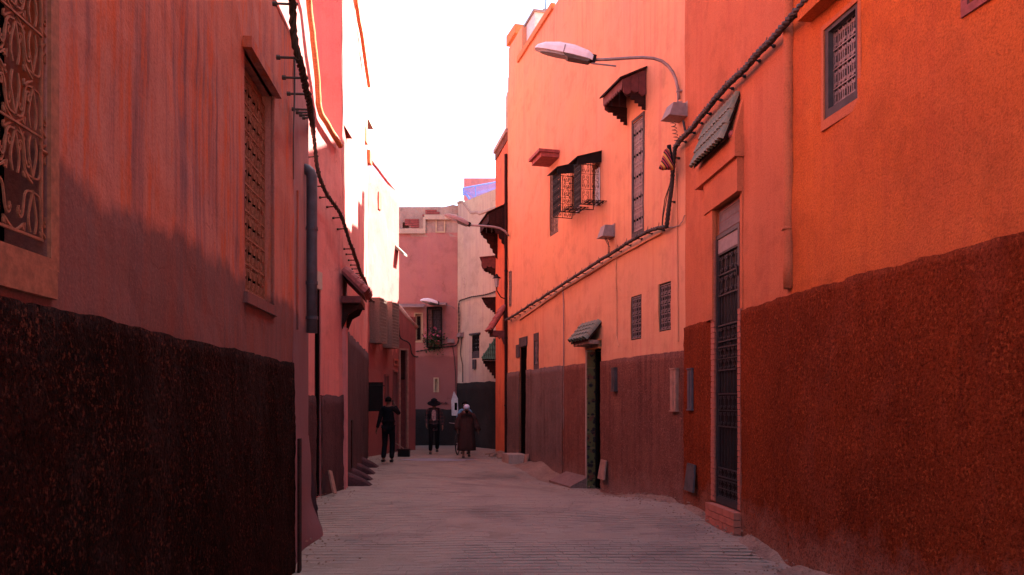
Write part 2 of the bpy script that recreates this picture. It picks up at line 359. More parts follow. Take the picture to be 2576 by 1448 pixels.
def plinth(mb, W, u0, u1, z0, z1, holes=(), step=.08, amp=.012, proud=.03, edge=.04, fr=14):
    us = lines(u0, u1, step, [x for h in holes for x in h[:2]]); zs = lines(z0, z1, step, [x for h in holes for x in h[2:4]])
    vs = []; fs = []; nzr = len(zs)
    for u in us:
        for j, z in enumerate(zs):
            q = W.W(u, 0, z); pr = -.02 if j == nzr-1 else proud
            zz = (zs[-1]-(.012 if j == nzr-2 else 0)+edge*noise.noise(q*3.1)+edge*.6*noise.noise(q*11)) if j >= nzr-2 else z
            dd = pr+wob(q, .012)+(amp*noise.noise(q*fr)+amp*.7*noise.noise(q*fr*2.3) if j < nzr-1 else 0)
            p = q+W.n*dd; vs.append((p.x, p.y, zz))
    for i in range(len(us)-1):
        for j in range(nzr-1):
            cu, cz = (us[i]+us[i+1])/2, (zs[j]+zs[j+1])/2
            if any(h[0] < cu < h[1] and h[2] < cz < h[3] for h in holes): continue
            fs.append((i*nzr+j, i*nzr+j+1, (i+1)*nzr+j+1, (i+1)*nzr+j))
    for i, k in ((0, -1), (len(us)-1, 1)):
        for j in range(nzr-1):
            a, b = vs[i*nzr+j], vs[i*nzr+j+1]; o = W.n*.09; n0 = len(vs)
            vs += [tuple(Vector(a)-o), tuple(Vector(b)-o)]; fs.append((i*nzr+j, i*nzr+j+1, n0+1, n0))
    mb.add(vs, fs)
# ------------------------------------------------------------------ iron scrollwork (2D in wall u,z -> local x,z)
def arc(cx, cz, r, a0, a1, n=8): return [(cx+r*math.cos(R(a0+(a1-a0)*i/n)), cz+r*math.sin(R(a0+(a1-a0)*i/n))) for i in range(n+1)]
def spiral(cx, cz, r0, r1, a0, a1, n=12): return [(cx+(r0+(r1-r0)*i/n)*math.cos(R(a0+(a1-a0)*i/n)), cz+(r0+(r1-r0)*i/n)*math.sin(R(a0+(a1-a0)*i/n))) for i in range(n+1)]
def bez(p0, p1, p2, p3, n=8):
    out = []
    for i in range(n+1):
        t = i/n; s = 1-t; out.append(tuple(s**3*a+3*s*s*t*b+3*s*t*t*c+t**3*d for a, b, c, d in zip(p0, p1, p2, p3)))
    return out
def motif(kind, q=1):
    """polylines in the unit cell [-.5,.5]x[-.5,.5]"""
    if kind == 'tulip':      # lily: long petals opening from a waist with curled ends
        L = []
        for s in (-1, 1):
            for t in (-1, 1):
                L.append(bez((0, t*.06), (s*.08, t*.10), (s*.22, t*.02), (s*.26, t*.20), 6)+bez((s*.26, t*.20), (s*.28, t*.36), (s*.36, t*.40), (s*.42, t*.34), 5)[1:]+spiral(s*.40, t*.30, .05, .015, 60 if s*t > 0 else 120, 60+300*s*t if s*t > 0 else 120-300, 6)[1:])
                L.append(bez((0, t*.05), (s*.05, t*.22), (s*.20, t*.30), (s*.07, t*.47), 7))
                L.append(bez((s*.5, t*.5), (s*.34, t*.46), (s*.30, t*.42), (s*.24, t*.40), 4)+spiral(s*.27, t*.44, .05, .02, 200, 200+260, 5)[1:])
        return L
    if kind == 'heart':      # two scrolls back to back, a big S diagonal
        L = []
        for s in (-1, 1):
            L.append(spiral(s*.2, .30, .03, .14, 90, 90-s*430, 9*q)+bez((s*.33, .25), (s*.40, .05), (s*.1, -.2), (0, -.45), 6)[1:])
            L.append(spiral(s*.27, -.30, .03, .12, -90, -90+s*400, 8*q)+bez((s*.36, -.22), (s*.44, -.1), (s*.2, .1), (0, .18), 5)[1:])
        return L
    if kind == 's':
        return [spiral(-.18, .3, .03, .15, 0, 360, 8)+bez((-.03, .3), (0, 0), (0, 0), (.03, -.3), 4)[1:]+spiral(.18, -.3, .15, .03, 180, 540, 8)[1:],
                spiral(.22, .26, .03, .12, 180, 540, 7), spiral(-.22, -.26, .03, .12, 0, 360, 7)]
    if kind == 'bars':
        return [spiral(0, .3, .08, .2, 90, 450, 8), [(0, .45), (0, -.45)], [(-.25, .1), (-.25, -.45)], [(.25, .1), (.25, -.45)]]
def scroll_mb(kind, cw, ch, r, n=4):
    mb = MB()
    for pl in motif(kind): mb.tube([(x*cw, 0, z*ch) for x, z in pl], r, n, caps=False)
    return mb
def grille(W, parent, u0, u1, z0, z1, d, cols, rows, kind, r, mat, split=False, hb=True, vb=True, name='grille', mw=None, nn=4, stag=False):
    """iron grille: bars and scrolls. split=True makes every bar and scroll a part of the window"""
    mw = mw or W.M; cw, ch = (u1-u0)/cols, (z1-z0)/rows
    sc = scroll_mb(kind, cw*(1.85 if stag else .96), ch*.98, r, nn)
    bars = []
    for i in range(cols+1):
        if vb or i in (0, cols): bars.append(((u0+i*cw, d, z0), (u0+i*cw, d, z1), 1.5 if i in (0, cols) else 1.))
    for j in range(rows+1):
        if hb or j in (0, rows): bars.append(((u0, d+r*.9, z0+j*ch), (u1, d+r*.9, z0+j*ch), 1.5 if j in (0, rows) else 1.1))
    if split:
        g = put(name, _frame_mb(bars, r), mat, parent, mw)
        me = sc.mesh('scroll', mat)
        for i in range(cols):
            for j in range(rows-(stag and i % 2)): put('scroll', me, None, g, mw @ Matrix.Translation((u0+(i+.5)*cw, d+(.004 if i % 2 else 0), z0+(j+.5+(.5 if stag and i % 2 else 0))*ch)))
        return g
    g = _frame_mb(bars, r)
    for i in range(cols):
        for j in range(rows):
            o = (u0+(i+.5)*cw, d, z0+(j+.5)*ch); g.add([(v[0]+o[0], v[1]+o[1], v[2]+o[2]) for v in sc.v], sc.f)
    return put(name, g, mat, parent, mw, kind='stuff')
def _frame_mb(bars, r):
    g = MB()
    for a, b, k in bars: g.tube([a, b], r*k, 4)
    return g
def frame_mb(u0, u1, z0, z1, d0, d1, t, tb=None):
    tb = tb or t; g = MB()
    g.box((u0, d0, z0), (u0+t, d1, z1)); g.box((u1-t, d0, z0), (u1, d1, z1)); g.box((u0+t, d0, z1-t), (u1-t, d1, z1)); g.box((u0+t, d0, z0), (u1-t, d1, z0+tb)); return g
def window(W, house, u0, u1, z0, z1, rec=.12, frame='wood_grey', t=.05, pane='glass', name='window'):
    f = put(name, frame_mb(u0+.003, u1-.003, z0+.003, z1-.003, -rec-.05, -rec, t), frame, house, W.M)
    p = MB(); p.box((u0+t, -rec-.04, z0+t), (u1-t, -rec-.03, z1-t)); put('pane', p, pane, f, W.M)
    return f
def tile_me(name, L, wd, mat):
    mb = MB(); n = 6; r = wd/2; th = .014; vs = []
    for y, s in ((0, .88), (L, 1.06)):
        for k in range(n+1):
            a = math.pi*k/n; vs.append((-r*s*math.cos(a), y, r*1.1*s*math.sin(a)))
        for k in range(n+1):
            a = math.pi*k/n; vs.append((-(r*s-th)*math.cos(a), y, (r*1.1*s-th)*math.sin(a)))
    m = 2*(n+1); fs = []
    for k in range(n):
        fs.append((k, k+1, m+k+1, m+k)); q = n+1; fs.append((q+k+1, q+k, m+q+k, m+q+k+1))
        fs.append((m+k, m+k+1, m+q+k+1, m+q+k)); fs.append((k+1, k, q+k, q+k+1))
    mb.add(vs, fs); return mb.mesh(name, mat, False)
def tiled_canopy(W, house, u0, u1, zw, ze, out, rows, cols, mat, wood='wood', board=.03, name='canopy', d0=0.):
    """pent roof of overlapping half-round tiles on boards"""
    sl = math.hypot(out, zw-ze); ang = -math.atan2(zw-ze, out)
    b = MB(); b.ext([(u0, d0+.002, zw), (u0, d0+out, ze), (u0, d0+out, ze-board*1.5), (u0, d0+.002, zw-board*1.5)], (u1-u0, 0, 0))
    c = put(name, b, wood, house, W.M)
    L = sl/rows*1.22; wd = (u1-u0)/cols; me = tile_me('tile', L, wd*1.02, mat)
    for i in range(cols):
        for j in range(rows):
            s = sl*j/rows - (.0 if j else 0); k = s/sl
            mw = W.M @ Matrix.Translation((u0+(i+.5)*wd+random.uniform(-.004, .004), d0+out*k, zw-(zw-ze)*k+.004+.012*(j % 1))) @ Matrix.Rotation(ang+random.uniform(-.02, .02)+.06, 4, 'X') @ Matrix.Rotation(random.uniform(-.02, .02), 4, 'Z')
            put('tile', me, None, c, mw)
    return c
def scallop(u0, u1, z0, z1, n, amp):
    """polygon with a scalloped lower edge"""
    pts = [(u1, z1), (u0, z1)]
    for i in range(n):
        a, b = u0+(u1-u0)*i/n, u0+(u1-u0)*(i+1)/n
        for k in range(4 if i < n-1 else 5):
            t = k/4; pts.append((a+(b-a)*t, z0+amp*(abs(2*t-1))**1.5))
    return pts
def wood_canopy(W, house, u0, u1, zt, out, drop, fall=.25, mat='wood', mroof='wood', name='canopy', brk=.45):
    """projecting carved-wood awning: sloping board, scalloped valances, two scrolled brackets"""
    b = MB(); b.ext([(u0-.04, .002, zt), (u0-.04, out+.06, zt-fall), (u0-.04, out+.06, zt-fall-.03), (u0-.04, .002, zt-.03)], (u1-u0+.08, 0, 0))
    c = put(name, b, mroof, house, W.M)
    v = MB(); v.ext([(u, out-.02, z) for u, z in scallop(u0, u1, zt-fall-drop, zt-fall-.02, max(3, int((u1-u0)/.1)), .05)], (0, .025, 0)); put('valance', v, mat, c, W.M)
    npl = 3
    for ue in (u0, u1-.025):
        for k in range(npl):
            a, e = .004+(out-.02)*k/npl, .004+(out-.02)*(k+1)/npl-.006
            za, zb = zt-.03-fall*a/out, zt-.03-fall*e/out
            q = MB(); lo = zt-fall-drop-.04*(k != 1)
            q.ext([(ue, a, za), (ue, e, zb), (ue, e, lo), (ue, (a+e)/2, lo-.04), (ue, a, lo)], (.025, 0, 0)); put('side_plank', q, mat, c, W.M)
        zb = zt-fall-drop+.02; br = [(0.003, zb), (out-.05, zb), (out-.05, zb-.06)]
        for k in range(5):
            t0 = k/5; t = (k+1)/5; x0 = (out-.05)*(1-t0**.8)*.96; x1 = (out-.05)*(1-t**.8)*.96
            br += [(max(x0, .012), zb-.06-brk*t0-.02), (max((x0+x1)/2+.035, .02), zb-.06-brk*(t0+t)/2-.03), (max(x1, .012), zb-.06-brk*t)]
        br.append((.003, zb-.07-brk))
        q = MB(); q.ext([(ue+.03 if ue == u0 else ue-.04, y, z) for y, z in br], (.035, 0, 0)); put('bracket', q, 'wood', c, W.M)
    return c
# ------------------------------------------------------------------ ground: one sheet, paving setts, dirt banks
def ground_sheet():
    mb = MB(); xs = [-40, -20, -10]+[-6+.15*i for i in range(81)]+[10, 20, 40]; ys = [-40, -15]+[-8+.4*i for i in range(33)]+[5.2+.15*i for i in range(180)]+[40, 70]
    vs = []
    for y in ys:
        for x in xs: vs.append((x, y, gz(x, y)-.0035+.011*noise.noise(Vector((x*.9, y*.7, 0)))+.006*noise.noise(Vector((x*3, y*2, 5)))))
    n = len(xs); mb.add(vs, [(j*n+i, j*n+i+1, (j+1)*n+i+1, (j+1)*n+i) for j in range(len(ys)-1) for i in range(n-1)])
    return put('ground', mb, 'ground', smooth=True, kind='structure')
ground = ground_sheet()
# wall planes -------------------------------------------------------
L0 = Wall((-2.34, 8.5), (-1.745+.07*6, -6))
L1 = Wall((-2.69, 10.5), (-2.34, 8.5)); L2 = Wall((-6, 10.9), (-2.69, 10.5))
C0 = Wall((-3.18, 14.9), (-3.82, 10.6))
D0 = Wall((-4.28, 23.6), (-3.18, 14.9))
E0 = Wall((-3.76, 26.4), (-4.28, 23.6)); E1 = Wall((-3.28, 27.0), (-3.76, 26.4))
A1 = Wall((3.094, 8.82), (2.78, 12.74)); A2 = Wall((4.364+.144*4, -4), (3.094, 8.82))
B0 = Wall((2.78, 12.74), (-.12, 23.6))
H0 = Wall((-.12, 23.6), (-.52, 25.6)); H1 = Wall((-.52, 25.6), (-.42, 28.5))
F0 = Wall((-2.03, 29.7), (-8, 29.7)); G0 = Wall((-.40, 27.3), (-2.03, 29.7))

def bank(W, u0, u1, out, h, name='dirt_bank', skip=()):
    """loose dirt piled against the foot of a wall"""
    mb = MB(); us = lines(u0, u1, .12, []); K = 7; vs = []
    for u in us:
        q0 = W.W(u, 0, 0); o = out*(.8+.5*noise.noise(q0*.6)); hh = h*(.6+.7*noise.noise(q0*.8))
        e = min(1, (u-u0)/.3, (u1-u)/.3); e = max(e, .02); o *= e; hh *= e
        for k in range(K+1):
            t = k/K; p = W.W(u, .01+o*t, 0); z = gz(p.x, p.y)-.01+hh*(1-t)**1.8+.05*e*(noise.noise(p*4))*(1-t)*(t+.2)
            vs.append((p.x, p.y, z if k < K else gz(p.x, p.y)-.03))
    mb.add(vs, [(i*(K+1)+k, i*(K+1)+k+1, (i+1)*(K+1)+k+1, (i+1)*(K+1)+k) for i in range(len(us)-1) for k in range(K)])
    return put(name, mb, 'dirt', smooth=True, kind='structure')
bank(A2, A2.len-6, A2.len-.02, .55, .22); bank(A1, .0, A1.u(1870), .30, .14); bank(A1, A1.u(1800), A1.len, .25, .1)
bank(B0, .1, B0.u(1520), .35, .12); bank(B0, B0.u(1478), B0.u(1327), .75, .26); bank(B0, B0.u(1297), B0.len, .4, .2); bank(H0, 0, H0.len, .55, .25)

def pavers():
    cells = []; y = 6.35; row = 0; dy = .135; dx = .27
    def xl(y):
        if y < 8.5: return -1.745-.07*y
        if y < 10.5: return -2.34-(y-8.5)*.175
        if y < 10.9: return -3.6
        if y < 14.9: return -5.415+.15*y
        if y < 23.6: return -3.18-.1264*(y-14.9)
        return -4.28+.186*(y-23.6)
    def xr(y):
        if y < 8.82: return 4.364-.144*y
        if y < 12.74: return 3.8-.08*y
        return 6.169-.266*y-.15
    while y < 24.5:
        x = xl(y)+.03+(.5*dx if row % 2 else 0)*random.uniform(.7, 1.2); st = 1+int(y > 12)
        while x < xr(y)-.05:
            wdt = dx*random.uniform(.75, 1.3)*(1.0)
            if x+wdt > xr(y)-.02: break
            cells.append((x, y+.03*math.sin(x*.8+row*.3), wdt-.004, dy-.005)); x += wdt
        y += dy; row += 1
    def geo(mb, x, y, w_, d_, ox=0, oy=0, oz=0, tilt=True):
        c = .003; a, b = random.uniform(-.002, .002), random.uniform(-.0015, .0015); h = random.uniform(-.0015, .002); z0 = gz(x+w_/2, y+d_/2)
        zl = gz(x, y+d_/2); zr = gz(x+w_, y+d_/2)
        def Z(s, t): return zl+(zr-zl)*s+h+a*(s-.5)+b*(t-.5)
        v = []
        for (s, t) in ((0, 0), (1, 0), (1, 1), (0, 1)): v.append((x+w_*s-ox, y+d_*t-oy, Z(s, t)-.006-oz))
        for (s, t) in ((0, 0), (1, 0), (1, 1), (0, 1)): v.append((x+w_*s+c*(1-2*s)-ox, y+d_*t+c*(1-2*t)-oy, Z(s, t)-oz))
        mb.add(v, [(4, 5, 6, 7), (0, 1, 5, 4), (1, 2, 6, 5), (2, 3, 7, 6), (3, 0, 4, 7)])
    vis = [c for c in cells if abs((c[0]+c[2]/2)/c[1]) < .64 and c[1] > 7.0]; vis.sort(key=lambda c: c[1]); near = set(vis[:290]); mb = MB()
    for c in cells:
        if c in near:
            m1 = MB(); cx, cy = c[0]+c[2]/2, c[1]+c[3]/2; cz = gz(cx, cy); geo(m1, *c, cx, cy, cz)
            put('paver', m1, M['paver'], ground, Matrix.Translation((cx, cy, cz)))
        else: geo(mb, *c)
    put('paving', mb, M['paver'], ground, kind='stuff')
pavers()

mb = MB(); n = 40; c_ = (-2.1, 22.6); vs = [(c_[0], c_[1], gz(*c_)+.006)]
for i in range(n):
    a = 2*math.pi*i/n; k = 1+.35*noise.noise(Vector((math.cos(a)*1.5, math.sin(a)*1.5, 2))); x, y = c_[0]+1.0*k*math.cos(a), c_[1]+.40*k*math.sin(a); vs.append((x, y, gz(x, y)+.006))
mb.add(vs, [(0, 1+i, 1+(i+1) % n) for i in range(n)]); put('wet_patch', mb, 'wet', smooth=True, kind='structure')
def house(name, label, cat, loc): return thing(name, label, cat, loc)
# ------------------------------------------------------------------ near left house
hL = house('house', 'old dusky pink plaster house with rough dark base, filling the left side of the alley', 'house', (-2.3, 4, -.2))
Uz = L0.len
def uy(y): return (8.5-y)/L0.e.y*-1     # distance along L0 of a given world y
wl = [(uy(3.40), uy(2.1), 2.26, 5.3, .2), (uy(7.56), uy(6.56), 2.55, 4.55, .16)]
mb = MB(); facade(mb, L0, 0, L0.len, -.6, 5.5, wl, 3.5, .22, .02)
put('wall', mb, 'L', hL)
mb = MB(); facade(mb, L1, 0, L1.len, -.6, 5.5, (), 3.5, .22, .015); facade(mb, L2, 0, L2.len-.0, -.6, 5.5, (), 1.2, .4, .01)
put('side_wall', mb, 'L1', hL)
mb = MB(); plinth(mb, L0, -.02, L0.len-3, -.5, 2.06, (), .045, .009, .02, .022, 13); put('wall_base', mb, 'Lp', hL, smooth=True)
# smooth plaster arris and gentle parapet
mb = MB(); mb.tube([L0.W(u, -.06+.0*u, 5.50+.02*noise.noise(Vector((u, 0, 0)))) for u in lines(0, L0.len, .5, [])], .07, 8); put('parapet_edge', mb, 'L', hL, smooth=True)
# first window: timber surround, deep reveal and flower grille
a, b, c, d = wl[0][:4]
f = put('window', frame_mb(a-.07, b+.1, c-.05, d+.1, -.01, .012, .07, .05), 'rust', hL, L0.M)
mb = MB(); mb.box((a-.04, -.02, c-.17), (b+.2, .02, c-.05)); put('sill', mb, 'rust', f, L0.M)
mb = MB(); mb.box((a, -.19, c), (b, -.18, d)); put('pane', mb, 'dark', f, L0.M)
gg = grille(L0, f, a+.035, b-.02, c+.07, d+.05, -.012, 9, 7, 'tulip', .0055, 'rust', True, nn=4, stag=True, vb=False)
for zz in (c+.45, c+1.3, c+2.2):
    mb = MB(); mb.tube([(a+.035, -.012, zz), (a-.02, -.005, zz)], .009, 6); put('fixing_pin', mb, 'rust', f, L0.M)
# second window
a, b, c, d = wl[1][:4]
f = put('window', frame_mb(a+.003, b-.003, c+.003, d-.003, -.16, -.10, .04, .03), 'rust', hL, L0.M)
tag(f, 'tall window with dense rusty grille')
mb = MB(); mb.box((a+.04, -.155, c+.03), (b-.04, -.145, d-.04)); put('pane', mb, 'dark', f, L0.M)
grille(L0, f, a+.05, b-.04, c+.05, d-.12, -.07, 6, 8, 'tulip', .0062, 'rust', True)
mb = MB(); mb.box((a-.06, -.03, d), (b+.06, .07, d+.09)); put('lintel', mb, 'L', f, L0.M)
mb = MB(); mb.box((a-.05, -.02, c-.09), (b+.05, .035, c-.0)); put('sill', mb, 'L', f, L0.M)
mb = MB(); mb.box((a-.045, -.02, c), (a-.0, .015, d)); put('jamb_moulding', mb, 'L', f, L0.M)
# bulging foot of the pilaster and slat beside it
mb = MB()
pr = [(0, 1.3), (.03, 1.0), (.035, .7), (.03, .5), (.06, .36), (.12, .2), (.17, .08), (.20, -.1), (.20, -.5)]
us = lines(-.02, 1.1, .15, []); vs = []
for u in us:
    for (o, z) in pr:
        k = max(0, 1-max(0, u-.15)/.9); vs.append((u, o*k+.004, z-.1))
n = len(pr); fs = [(i*n+k, i*n+k+1, (i+1)*n+k+1, (i+1)*n+k) for i in range(len(us)-1) for k in range(n-1)]
fs.append(tuple(range(n))+()); mb.add(vs, fs); put('buttress', mb, 'L1', hL, L1.M, True)
t = thing('board', 'narrow dark board standing against the end of the rough base of the near left wall', 'board', L0.W(-.02, .08, -.2))
mb = MB(); mb.box((-.05, .055, -.21), (.06, .08, 1.25)); put('plank', mb, 'wood', t, L0.M)
mb = MB(); mb.lathe([(.0, -.06), (.07, -.05), (.085, .0), (.07, .05), (.0, .07)], 8); tag(put('stone', mb, 'iron', None, Matrix.Translation(pix(779, 1276, 10.62)+Vector((.03, 0, -.02)))), 'black lump standing in for a dark hole at the near left wall foot', 'stone')  # black lump added in place of the shade inside a hole
# drain pipe
xp = L1.u(767); ztp, zbt = L1.z(767, 425), L1.z(767, 838)
t = thing('drain_pipe', 'thick grey drain pipe with rounded top on the corner of the near left house', 'pipe', L1.W(xp, .1, zbt))
mb = MB(); r = .068; mb.tube([(xp, .085, zbt), (xp, .085, zbt+.9), (xp, .085, ztp-.1)]+[(xp, .085-.11*(1-math.cos(R(a_))), ztp-.1+.10*math.sin(R(a_))) for a_ in (30, 60, 90)], r, 14); put('pipe', mb, 'pipe', t, L1.M, True)
for zc in (L1.z(767, 575), L1.z(767, 712), L1.z(767, 800)):
    mb = MB(); mb.tube([(xp, .085, zc-.02), (xp, .085, zc+.02)], r+.008, 14); put('pipe_clip', mb, 'pipe', t, L1.M)
t = thing('conduit', 'thin painted conduit running down the pink corner beside the grey drain pipe', 'conduit', L1.W(L1.u(744), .02, 2.6))
uu = L1.u(744); mb = MB(); mb.tube([(uu, .02, L1.z(744, 830)), (uu, .02, L1.z(744, 480))], .012, 6); put('tube', mb, 'L', t, L1.M)

hBounce = house('house', 'unseen tall pink house added behind the near left one to bounce sunlight', 'house', (-7, 4, -.3))  # unseen house added to bounce sunlight onto the orange wall opposite
mb = MB(); NW = Wall((-7.2, 11.0), (-6.6, -5)); facade(mb, NW, 0, NW.len, -.4, 13.0, (), 3, .8, .03); put('wall', mb, 'C', hBounce)
# ------------------------------------------------------------------ left middle houses
def verge(house_, pts, r, mat='verge', name='roof_verge'):
    P = [pix(*p) for p in pts]; path = []
    for i in range(len(P)-1):
        for k in range(6): path.append(P[i].lerp(P[i+1], k/6))
    path.append(P[-1]); path = [p+Vector((.012*noise.noise(p*5), 0, .018*noise.noise(p*4+Vector((3, 0, 0))))) for p in path]
    mb = MB(); mb.tube(path, r, 8); return put(name, mb, mat, house_, smooth=True)
hC = house('house', 'rose pink house behind the grey drain pipe with a narrow black doorway', 'house', (-3.4, 13, 0))
dC = (C0.u(805.5), C0.u(792), -.0, C0.z(799, 727), .35)
mb = MB(); 
def ctop(u):
    Z = C0.W(u, 0, 0).y; T = [(10, 9.5), (13.2, 8.6), (13.76, 7.25), (13.92, 6.66), (14.3, 6.5), (14.85, 6.4), (15, 6.4)]
    for (a, b), (c, d) in zip(T, T[1:]):
        if a <= Z <= c: return .12+b+(d-b)*(Z-a)/(c-a)
    return 6.5
facade(mb, C0, 0, C0.len, -.4, 6.2, [dC], 1.2, .12, .02, ztop=ctop); put('wall', mb, 'C', hC)
mb = MB(); plinth(mb, C0, 0, C0.len, -.3, 1.76, [dC[:4]], .1, .012, .03); put('wall_base', mb, 'Cp', hC, smooth=True)
f = put('door', frame_mb(dC[0]+.003, dC[1]-.003, dC[2]+.02, dC[3], -.04, -.01, .02), 'wood', hC, C0.M)
mb = MB(); mb.box((dC[0], -.05, dC[2]), (dC[1], -.03, dC[3])); put('door_leaf', mb, 'dark', f, C0.M)
mb = MB(); mb.box((dC[0]-.05, -.02, dC[3]), (dC[1]+.03, .02, dC[3]+.3)); put('lintel_plaque', mb, 'stone', hC, C0.M)
# upper storey set back, its gable facing the camera
mb = MB(); UC = Wall((-3.19, 15.0), (-7.5, 15.0)); facade(mb, UC, 0, UC.len, 6.9, 14, (), .9, .5, .02); put('upper_storey', mb, 'C', hC)
verge(hC, [(771, -40, 12.9), (777, 10, 13.1), (790, 120, 13.3), (799, 205, 13.5), (801, 262, 13.6), (808, 290, 13.7), (832, 328, 14.1), (857, 369, 14.6)], .05)
hD = house('house', 'rose pink house with tall brown base, small tiled door canopy and high clay roof edge', 'house', (-3.7, 19, 0))
doD = (D0.u(856.5+10), D0.u(861), 0, 2.5, .2)
mb = MB(); facade(mb, D0, 0, D0.len, -.4, 10.5, [], 3, .35, .025); put('wall', mb, 'D', hD)
mb = MB(); plinth(mb, D0, D0.u(924), D0.u(868.5), -.3, 3.05, (), .12, .012, .03, .06); put('wall_base', mb, 'Cp', hD, smooth=True)
for px in (857.5, 865):
    mb = MB(); u = D0.u(px) if px > 860 else D0.len-.03; mb.box((u-.045, -.02, -.1), (u+.045, .07, 3.05)); put('door_post', mb, 'C', hD, D0.M)
mb = MB(); mb.box((D0.u(883), -.0, .25), (D0.u(879.5), .05, 1.25)); put('post', mb, 'wood', hD, D0.M)
verge(hD, [(890, -60, 17.4), (896, 10, 17.9), (911, 100, 19.5), (928, 217, 21.7)], .05)
mb = MB(); UD = Wall((-4.0, 22.0), (-7, 22.0)); facade(mb, UD, .35, UD.len, 10.2, 13.2, (), 3, .6, .01); put('upper_storey', mb, 'G', hD)
for (x0, x1, y0, y1, Z) in ((904, 920, 320, 355, 22.0), (915, 931, 377, 409, 23.3)):
    p0, p1 = pix(x0, y1, Z), pix(x1, y0, Z); mb = MB(); mb.box((p0.x-.25, Z, p0.z), (p1.x, Z+.35, p1.z)); put('beam_end', mb, 'verge', hD)
# door canopy of house D
ua, ub = D0.u(905)-.0, D0.len-.15
c = tiled_canopy(D0, hD, D0.u(872), D0.u(858.5), D0.z(862, 686), D0.z(872, 755), .40, 4, 5, 'tile_red', 'wood_red', .04)
mb = MB(); zf = D0.z(872, 760)-.04; mb.box((D0.u(872), .0, zf-.12), (D0.u(858.5), .36, zf)); put('fascia', mb, 'wood_red', c, D0.M)
for uu in (D0.u(871.5), D0.u(861)):
    mb = MB(); mb.ext([(uu, .003, zf-.12), (uu, .32, zf-.12), (uu, .26, zf-.24), (uu, .12, zf-.32), (uu, .05, zf-.5), (uu, .003, zf-.6)], (.06, 0, 0)); put('bracket', mb, 'wood', c, D0.M)
# lattice window cages
for (xa, xb, y0, y1) in ((929, 941, 750, 862), (950, 963, 756, 872)):
    Z = 24.2 if xa < 940 else 25.2; W_ = E0; u0 = W_.u(xa+9); dd = .32; lo, hi = W_.z(xa, y1), W_.z(xa, y0)
    u0, u1 = (E0.len-.75, E0.len-.12) if xa < 940 else (E0.len-1.9, E0.len-1.25)
    cg = tag(put('window', frame_mb(u0, u1, lo, hi, .0, dd, .03), 'reed', None, W_.M)) if False else put('window', frame_mb(u0, u1, lo, hi, .0, dd, .03), 'reed', None, W_.M)
    CAGES = globals().setdefault('CAGES', []); CAGES.append((cg, u0, u1, lo, hi, dd))
hE = house('house', 'brick pink house with two pale lattice window cages, left of the walking man in black', 'house', (-4, 25, 0))
def setpar(o, p): o.parent = p; o.matrix_parent_inverse = WM[p].inverted()
hl = [(E0.u(976), E0.u(969.5), E0.z(972, 1007), E0.z(972, 947), .2), (E0.u(998), E0.u(989), .0, E0.z(993, 936), .25), (E0.u(999), E0.u(991), E0.z(995, 922), E0.z(995, 908), .1)]
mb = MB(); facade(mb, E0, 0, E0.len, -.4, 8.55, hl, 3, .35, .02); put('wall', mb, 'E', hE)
for (cg, u0, u1, lo, hi, dd) in CAGES:
    setpar(cg, hE)
    mb = MB(); k = int((hi-lo)/.09)
    for i in range(k+1): z = lo+(hi-lo)*i/k; mb.box((u0, dd-.008, z-.012), (u1, dd, z+.012)); mb.box((u0, 0, z-.012), (u0+.008, dd, z+.012)); mb.box((u1-.008, 0, z-.012), (u1, dd, z+.012))
    for i in range(8): u = u0+(u1-u0)*i/7; mb.box((u-.01, dd, lo), (u+.01, dd+.01, hi))
    for i in range(5): v = dd*i/4; mb.box((u1, v-.008, lo), (u1+.01, v+.008, hi)); mb.box((u0-.01, v-.008, lo), (u0, v+.008, hi))
    put('lattice', mb, 'reed', cg, E0.M, kind='stuff')
for h in hl:
    f = put('door' if h[2] < .2 else 'window', frame_mb(h[0]-.06, h[1]+.06, h[2]+.01, h[3]+.06, -.02, .03, .06), 'L', hE, E0.M)
    mb = MB(); mb.box((h[0], -h[4]+.01, h[2]), (h[1], -h[4]+.02, h[3])); put('pane', mb, 'dark', f, E0.M)
verge(hE, [(930, 400, 23.9), (945, 420, 24.5), (965, 447, 25.3), (1000, 490, 26.5)], .05, 'tile_red')
hs = (E0.u(955), E0.u(946), E0.z(950, 530), E0.z(950, 480))
mb = MB(); mb.box((E0.u(957), -.02, E0.z(950, 525)), (E0.u(951), .03, E0.z(950, 482))); put('shutter', mb, 'L', hE, E0.M)
mb = MB(); mb.ext([(.02, .002, E0.z(1003, 622)), (.02, .3, E0.z(1003, 643)), (.02, .3, E0.z(1003, 648)), (.02, .002, E0.z(1003, 632))], (.35, 0, 0)); put('canopy', mb, 'tile_grey', hE, E0.M)
hE2 = house('house', 'low pink house with sloping parapet and old wooden door at the bend of the alley', 'house', (-3.5, 26.8, 0))
dE = (E1.u(1024), E1.u(1006), 0, E1.z(1015, 881), .15)
mb = MB(); facade(mb, E1, 0, E1.len, -.4, 4.8, [dE], 2.0, .3, .01, ztop=lambda u: 4.15+.6*u/E1.len); put('wall', mb, 'E2', hE2)
RE = Wall((-4.9, 28.7), (-3.28, 27.0)); mb = MB()
mb.tube([E1.W(E1.len, -.05, 4.82), E1.W(E1.len*.5, -.05, 4.5), E1.W(-.1, -.05, 4.15)], .09, 7); put('parapet_coping', mb, 'stone', hE2, smooth=True)
f = put('door', frame_mb(dE[0]-.05, dE[1]+.05, .0, dE[3]+.05, -.03, .03, .06), 'wood_pale', hE2, E1.M)
nb = 4
for i in range(nb):
    mb = MB(); a = dE[0]+(dE[1]-dE[0])*i/nb; b = dE[0]+(dE[1]-dE[0])*(i+1)/nb-.01; mb.box((a, -.12, .02), (b, -.09, 2.35)); put('door_plank', mb, 'wood_red', f, E1.M)
